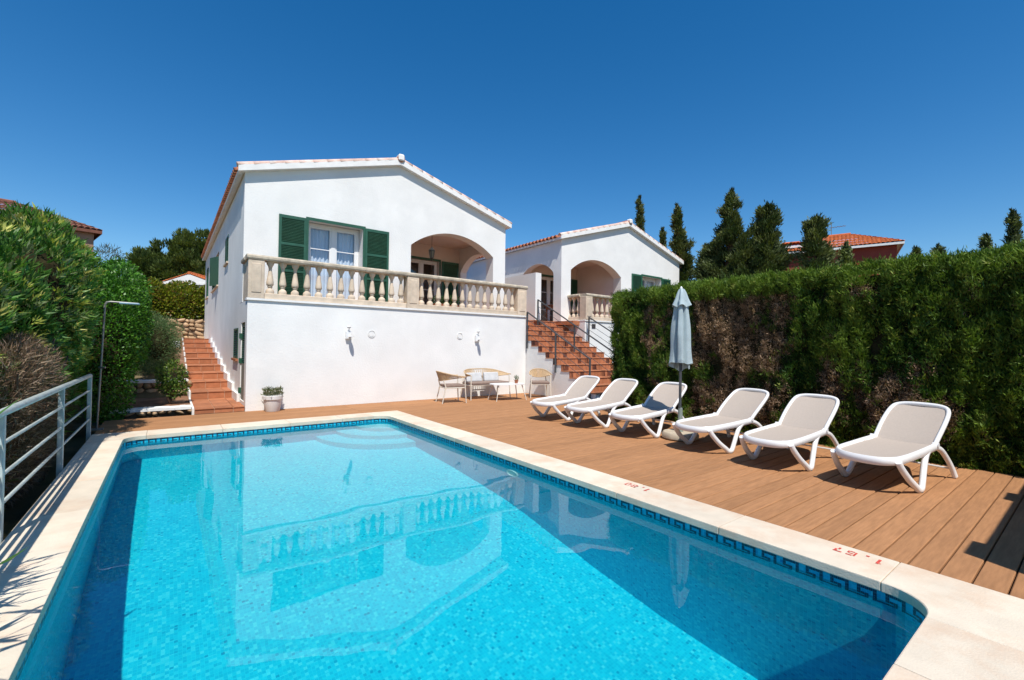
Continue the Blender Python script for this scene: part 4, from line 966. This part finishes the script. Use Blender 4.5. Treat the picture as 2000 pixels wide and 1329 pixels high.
def bush(name, label, cat, lobes, n, llen, lw, cols, droop=(0, 0, .3), mat=leafy, shell=.45, w=None, stems=None, fill=True, jit=.25, clump=0, org=None):
    c0 = org or (lobes[0][0][0], lobes[0][0][1], lobes[0][0][2] - lobes[0][1][2]); t = thing(name, label, cat, c0)
    vol = np.array([r[0] * r[1] + r[1] * r[2] + r[0] * r[2] for c, r in lobes]); vol = vol / vol.sum(); Ps = []; Ds = []
    for (c, r), v in zip(lobes, vol):
        k = int(n * v); P, d = blob_points(k, c, r, shell)
        bump = 1 + .22 * nz(P, (1.6, 1.6, 1.6), 7.7); P = np.array(c) + (P - np.array(c)) * bump[:, None]; Ps.append(P); Ds.append(d)
    P = np.concatenate(Ps); d = np.concatenate(Ds)
    # drop leaves buried deep in another lobe
    keep = np.ones(len(P), bool)
    for c, r in lobes:
        q = (((P - np.array(c)) / np.array(r)) ** 2).sum(1); keep &= q > .20
    keep &= P[:, 2] > -.3; P, d = P[keep], d[keep]
    if clump:
        K = len(P) // clump; pm = rng.permutation(len(P))[:K]; ctr = P[pm]; dc = d[pm]; idx = np.repeat(np.arange(K), clump); P = ctr[idx] + rng.normal(size=(len(idx), 3)) * llen * .12
        D = dc[idx] * .9 + unit(len(idx)) * .85 + np.array(droop); cc = pick(K, cols, jit, w)[idx] * rng.uniform(.85, 1.15, (len(idx), 1))
    else:
        D = d * .8 + unit(len(P)) * .8 + np.array(droop); cc = pick(len(P), cols, jit, w)
    blades('foliage', mat, P, D, rng.uniform(.65, 1.2, len(P)) * llen, rng.uniform(.8, 1.2, len(P)) * lw, cc, t)
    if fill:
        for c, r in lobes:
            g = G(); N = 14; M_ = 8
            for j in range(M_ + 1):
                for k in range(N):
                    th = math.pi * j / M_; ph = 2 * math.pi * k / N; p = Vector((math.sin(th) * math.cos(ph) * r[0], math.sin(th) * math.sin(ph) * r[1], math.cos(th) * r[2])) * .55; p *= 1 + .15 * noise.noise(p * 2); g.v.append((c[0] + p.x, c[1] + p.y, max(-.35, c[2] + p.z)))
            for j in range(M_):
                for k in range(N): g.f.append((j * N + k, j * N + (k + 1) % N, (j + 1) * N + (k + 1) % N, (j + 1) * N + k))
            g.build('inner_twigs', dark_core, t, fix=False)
    if stems:
        g = G()
        for (a, b) in stems: m_ = (Vector(a) + Vector(b)) / 2 + Vector((random.uniform(-.08, .08), random.uniform(-.08, .08), 0)); g.tube([a, m_, b], [.022, .016, .008], 6, smooth=3)
        g.build('stems', bark, t, smooth=True)
    return t
# oleander mass behind the pool fence
ole_cols = [(.06, .15, .028), (.09, .21, .038), (.14, .25, .055), (.17, .22, .10), (.38, .40, .08), (.52, .50, .16)]
lob = [((-2.0, 5.2, 1.0), (.75, 1.1, 1.35)), ((-1.95, 6.4, 1.15), (.75, 1.1, 1.5)), ((-1.85, 7.6, 1.22), (.75, 1.1, 1.55)), ((-1.42, 8.6, 1.98), (.62, 1.0, 1.12)), ((-1.60, 9.4, 1.5), (.60, .75, 1.62)), ((-2.9, 8.0, 1.1), (1.1, 2.4, 1.7)), ((-2.5, 10.3, 1.2), (1.1, 1.1, 1.8))]
bush('oleander_bush', 'big oleander with long green and yellowing leaves behind the pool fence', 'bush', lob, 100000, .125, .025, ole_cols, w=[.24, .24, .22, .12, .12, .06], clump=7, droop=(.1, -.1, .65), shell=.32, org=(-2.1, 7, -.3))
lob = [((-1.26, 6.9, .85), (.26, 1.3, .62)), ((-1.30, 7.0, .30), (.26, 1.5, .55))]
bush('dry_bush', 'dead brown twiggy bush behind the left end of the pool fence', 'bush', lob, 60000, .09, .0065, [(.16, .095, .06), (.24, .155, .10), (.09, .055, .035), (.34, .25, .18)], mat=needle, shell=.8, fill=False,
     stems=[((-1.3, 6.6, -.3), (-1.08, 5.9 + .4 * i, 1.1 + .08 * i)) for i in range(6)] + [((-1.3, 7.2, -.3), (-1.04, 6.1 + .4 * i, .6 + .12 * i)) for i in range(6)], org=(-1.5, 6.3, -.3))
for i, (x, y, z, lab) in enumerate([(-1.25, 4.95, .0, 'fan of long pale green leaves beside the nearest fence post'), (-1.3, 6.3, -.2, 'low green leaves under the fence between the two nearer posts'), (-1.12, 2.9, .35, 'long leaved plant whose shadow falls on the near left coping'), (-1.2, 7.9, .1, 'small leafy sprig by the far fence post')]):
    t = thing('leafy_plant', lab, 'plant', (x, y, z - .2)); N = (46, 40, 420, 40)[i]; big = i == 2
    P = np.array([x, y, z + (.25 if not big else .4)]) + rng.normal(size=(N, 3)) * (np.array([.05, .10, .14]) if not big else np.array([.13, .75, .28])); P[:, 1] = np.clip(P[:, 1], 1.0, 3.35) if big else P[:, 1]; D = unit(N) * .8 + np.array([.25 if not big else .9, 0, .55])
    blades('foliage', leafy, P, D, rng.uniform(.16, .30, N), .028, pick(N, [(.12, .24, .07), (.09, .19, .05), (.16, .26, .09)]), t)
    G().tube([(x, y, -.32), (x, y, z + .3)], .012, 6).build('stem', bark, t)
# dense glossy bush behind the shower
lob = [((-.88, 11.0, 1.2), (.42, .75, 1.35)), ((-.80, 11.5, 1.75), (.50, .9, 1.12)), ((-.9, 12.5, 1.9), (.6, 1.0, 1.2)), ((-1.6, 12.0, 1.7), (.8, 1.2, 1.5))]
bush('evergreen_bush', 'dense glossy bright green bush behind the shower pole', 'bush', lob, 42000, .062, .034, [(.05, .15, .015), (.08, .22, .022), (.12, .28, .04), (.03, .09, .012)], shell=.3, org=(-1.2, 11, -.2))
lob = [((-.22, 14.3, 1.35), (.48, .8, .72)), ((-.45, 15.3, 1.3), (.55, 1.0, .85))]
bush('feathery_shrub', 'soft grey green feathery shrub at the end of the stone bed', 'shrub', lob, 16000, .09, .012, [(.05, .10, .03), (.09, .15, .05), (.12, .18, .07)], mat=needle, shell=.4, org=(-.3, 14.5, .4))
lob = [((.06, 11.95, .72), (.27, .26, .30)), ((.16, 11.95, .42), (.20, .22, .20)), ((-.02, 12.0, .50), (.16, .18, .16))]
bush('lemon_shrub', 'small bright leafed shrub in the soil bed left of the garden steps', 'shrub', lob, 1700, .065, .032, [(.06, .13, .02), (.10, .19, .03), (.18, .24, .05), (.04, .09, .015)], shell=.75, fill=False, stems=[((.05, 11.95, .07), (.04, 11.95, .5)), ((.06, 11.95, .2), (.2, 11.95, .5)), ((.05, 11.95, .15), (-.08, 12.0, .5))], org=(.05, 11.95, .08))
# ground cover behind upper wall, back hedge, pine, small conifers left
lob = [((-1.0, 26.2, 3.0), (1.3, .9, 1.2)), ((.4, 26.4, 3.0), (1.3, .9, 1.2)), ((1.8, 26.6, 3.0), (1.3, .9, 1.2)), ((-2.5, 26.2, 3.1), (1.3, .9, 1.2))]
bush('back_hedge', 'yellow green hedge above the rubble wall at the top of the steps', 'hedge', lob, 52000, .12, .07, [(.12, .17, .015), (.20, .24, .02), (.28, .29, .03), (.08, .11, .015), (.22, .14, .03)], shell=.35, org=(0, 26.3, 1.6))
def pine():
    t = thing('pine_tree', 'broad dark pine rising behind the back hedge', 'tree', (.9, 38, 1.5)); rr_ = np.random.default_rng(4)
    G().tube([(.9, 38, 1.5), (1.1, 38, 5.5)], [.25, .16], 8).build('trunk', bark, t, smooth=True)
    Ps = []; Ds = []; Cs = []
    lobes = [((-1.25, 38, 6.5), 1.0), ((-.5, 37.6, 6.0), 1.0), ((.1, 38, 7.2), 1.25), ((1.2, 38, 7.9), 1.35), ((2.3, 38.3, 8.2), 1.4), ((1.0, 37.5, 6.6), 1.3), ((2.3, 37.6, 6.8), 1.4), ((3.4, 38, 7.4), 1.5), ((0, 37.3, 6.0), 1.0), ((2, 37.2, 5.8), 1.4), ((-1.4, 38, 5.9), .8)]
    for (c, r) in lobes:
        for q in range(44):
            d = rr_.normal(size=3); d /= np.linalg.norm(d); cc = np.array(c) + d * r * rr_.uniform(.6, 1.0) * np.array([1, .9, .75]); k = 110; dd = unit(k); P = cc + dd * rng.random((k, 1)) ** .5 * .30; Ps.append(P); Ds.append(dd * .6 + d * .5 + np.array([0, 0, .7]))
            tone = rr_.uniform(0, 1); Cs.append(np.tile(np.array([.045, .075, .018]) * (1 - tone) + np.array([.15, .19, .045]) * tone, (k, 1)) * rng.uniform(.75, 1.3, (k, 1)))
        for q in range(2): G().tube([(1.1, 38, 5.2), ((c[0] + 1.1) / 2, 38, (c[2] + 5.4) / 2), c], [.1, .07, .03], 5).build('branch', bark, t) if q == 0 else None
    P = np.concatenate(Ps); blades('crown', needle, P, np.concatenate(Ds), rng.uniform(.14, .28, len(P)), .07, np.concatenate(Cs), t)
pine()
bush('twiggy_tree', 'small thin grey twig top above the evergreen bush', 'tree', [((-1.7, 20, 4.0), (.5, .5, .55))], 900, .2, .02, [(.06, .07, .05), (.10, .11, .07)], mat=needle, shell=.9, fill=False, stems=[((-1.7, 20, 1), (-1.6, 20, 4.2)), ((-1.7, 20, 2), (-1.95, 20, 4.1))], org=(-1.7, 20, 1))

# ------------------------------------------------------------------ buildings beyond
def hip_house(name, label, c, ang, w, d, z0, eave, ridge, wallm, roofm, ridge_w=.3, over=.35, gable=False, board=None):
    t = thing(name, label, 'building', (c[0], c[1], z0), math.radians(ang)); ORG[t.name] = Vector((0, 0, z0))
    G().box(-w / 2, w / 2, -d / 2, d / 2, z0, eave).build('wall', wallm, t)
    a, b = w / 2 + over, d / 2 + over; rw = w * ridge_w / 2 if not gable else a
    hgt = ridge - eave
    # four slopes of tiles, each its own part
    def slope(p0, p1, q0, q1, nm):
        g = G(); p0, p1, q0, q1 = map(Vector, (p0, p1, q0, q1)); nu = max(6, int((p1 - p0).length / .2)); seg = 4; nv = 10; nrm = (p1 - p0).cross(q0 - p0).normalized()
        if nrm.z < 0: nrm = -nrm
        for j in range(nv):
            base = len(g.v)
            for e in (0, 1):
                f = (j + e) / nv; A = p0.lerp(q0, f); B = p1.lerp(q1, f); full = (p1 - p0).length; dirn = (p1 - p0).normalized()
                for i in range(nu * seg + 1):
                    P = p0 + dirn * (full * i / (nu * seg)); s_ = (P - p0).dot(dirn); lo_, hi_ = (A - p0).dot(dirn), (B - p0).dot(dirn); s_ = min(max(s_, lo_), hi_)
                    base_p = A + dirn * (s_ - lo_); g.v.append(tuple(base_p + nrm * (.05 * abs(math.sin(math.pi * i / seg)) + (.03 if e == 0 else 0))))
            m_ = nu * seg + 1
            for i in range(nu * seg): g.f.append((base + i, base + i + 1, base + m_ + i + 1, base + m_ + i))
        g.build(nm, roofm, t, fix=False, kind='stuff')
    slope((-a, -b, eave), (a, -b, eave), (-rw, 0, ridge), (rw, 0, ridge), 'roof_tiles'); slope((a, b, eave), (-a, b, eave), (rw, 0, ridge), (-rw, 0, ridge), 'roof_tiles')
    if not gable: slope((a, -b, eave), (a, b, eave), (rw, 0, ridge), (rw, 0.01, ridge), 'roof_tiles'); slope((-a, b, eave), (-a, -b, eave), (-rw, 0.01, ridge), (-rw, 0, ridge), 'roof_tiles')
    else:
        for s_ in (-1, 1): G().prism([(-d / 2, eave), (d / 2, eave), (0, ridge - .05)], s_ * w / 2 - .1, s_ * w / 2 + .1, 'yz').build('gable', wallm, t)
    G().tube([(-rw, 0, ridge + .03), (rw, 0, ridge + .03)], .09, 8).build('ridge_tiles', roofm, t)
    g = G(); 
    for (x0, x1, y0, y1) in ((-a, a, -b, -b + .04), (-a, a, b - .04, b), (-a, -a + .04, -b + .04, b - .04), (a - .04, a, -b + .04, b - .04)): g.box(x0, x1, y0, y1, eave - .14, eave - .005)
    g.box(-a + .04, a - .04, -b + .04, b - .04, eave - .05, eave - .01); g.build('eave_board', board or white_trim, t)
    return t
t = hip_house('red_house', 'dark red house with orange tiled hip roof beyond the hedge', (33.9, 10.45), -73, 5.5, 4.2, 0, 7.55, 8.72, red_wall, roof_bright, .25, .3)
t = hip_house('red_house_wing', 'lower left wing of the red house seen between the conifers', (33.2, 12.9), -70, 3.4, 3.6, 0, 8.0, 8.55, red_wall, roof_bright, .3, .25)
t = thing('roof_aerial', 'thin television aerial on the red house roof', 'aerial', (34.6, 11.0, 8.6)); g = G(); g.tube([(34.6, 11.0, 8.4), (34.6, 11.0, 9.75)], .02, 5); g.build('mast', steel, t)
g = G(); g.tube([(34.6, 10.2, 9.45), (34.6, 11.2, 9.5)], .015, 4)
for q in range(6): g.tube([(34.4, 10.3 + q * .15, 9.46), (34.8, 10.3 + q * .15, 9.46)], .01, 4)
g.build('antenna', steel, t)
hip_house('brown_roofed_building', 'pinkish building with old brown tiled roof above the oleander', (-9.35, 29.4), 13, 12.0, 6.0, 0, 6.40, 7.65, pink_wall, roof_old, .62, .25, board=roof_old)
t = hip_house('small_white_house', 'small white gabled house with orange roof far behind the back hedge', (2.15, 35.2), 60, 5, 2.6, 1.5, 4.95, 5.48, white_wall, roof_bright, gable=True, over=.12)

# everything lit through the water receives the refracted sun
for o in sc.objects:
    if o.type == 'MESH' and o is not water and (o.name.startswith(('pool_', 'meander', 'rim', 'lens'))): o.cycles.is_caustics_receiver = True
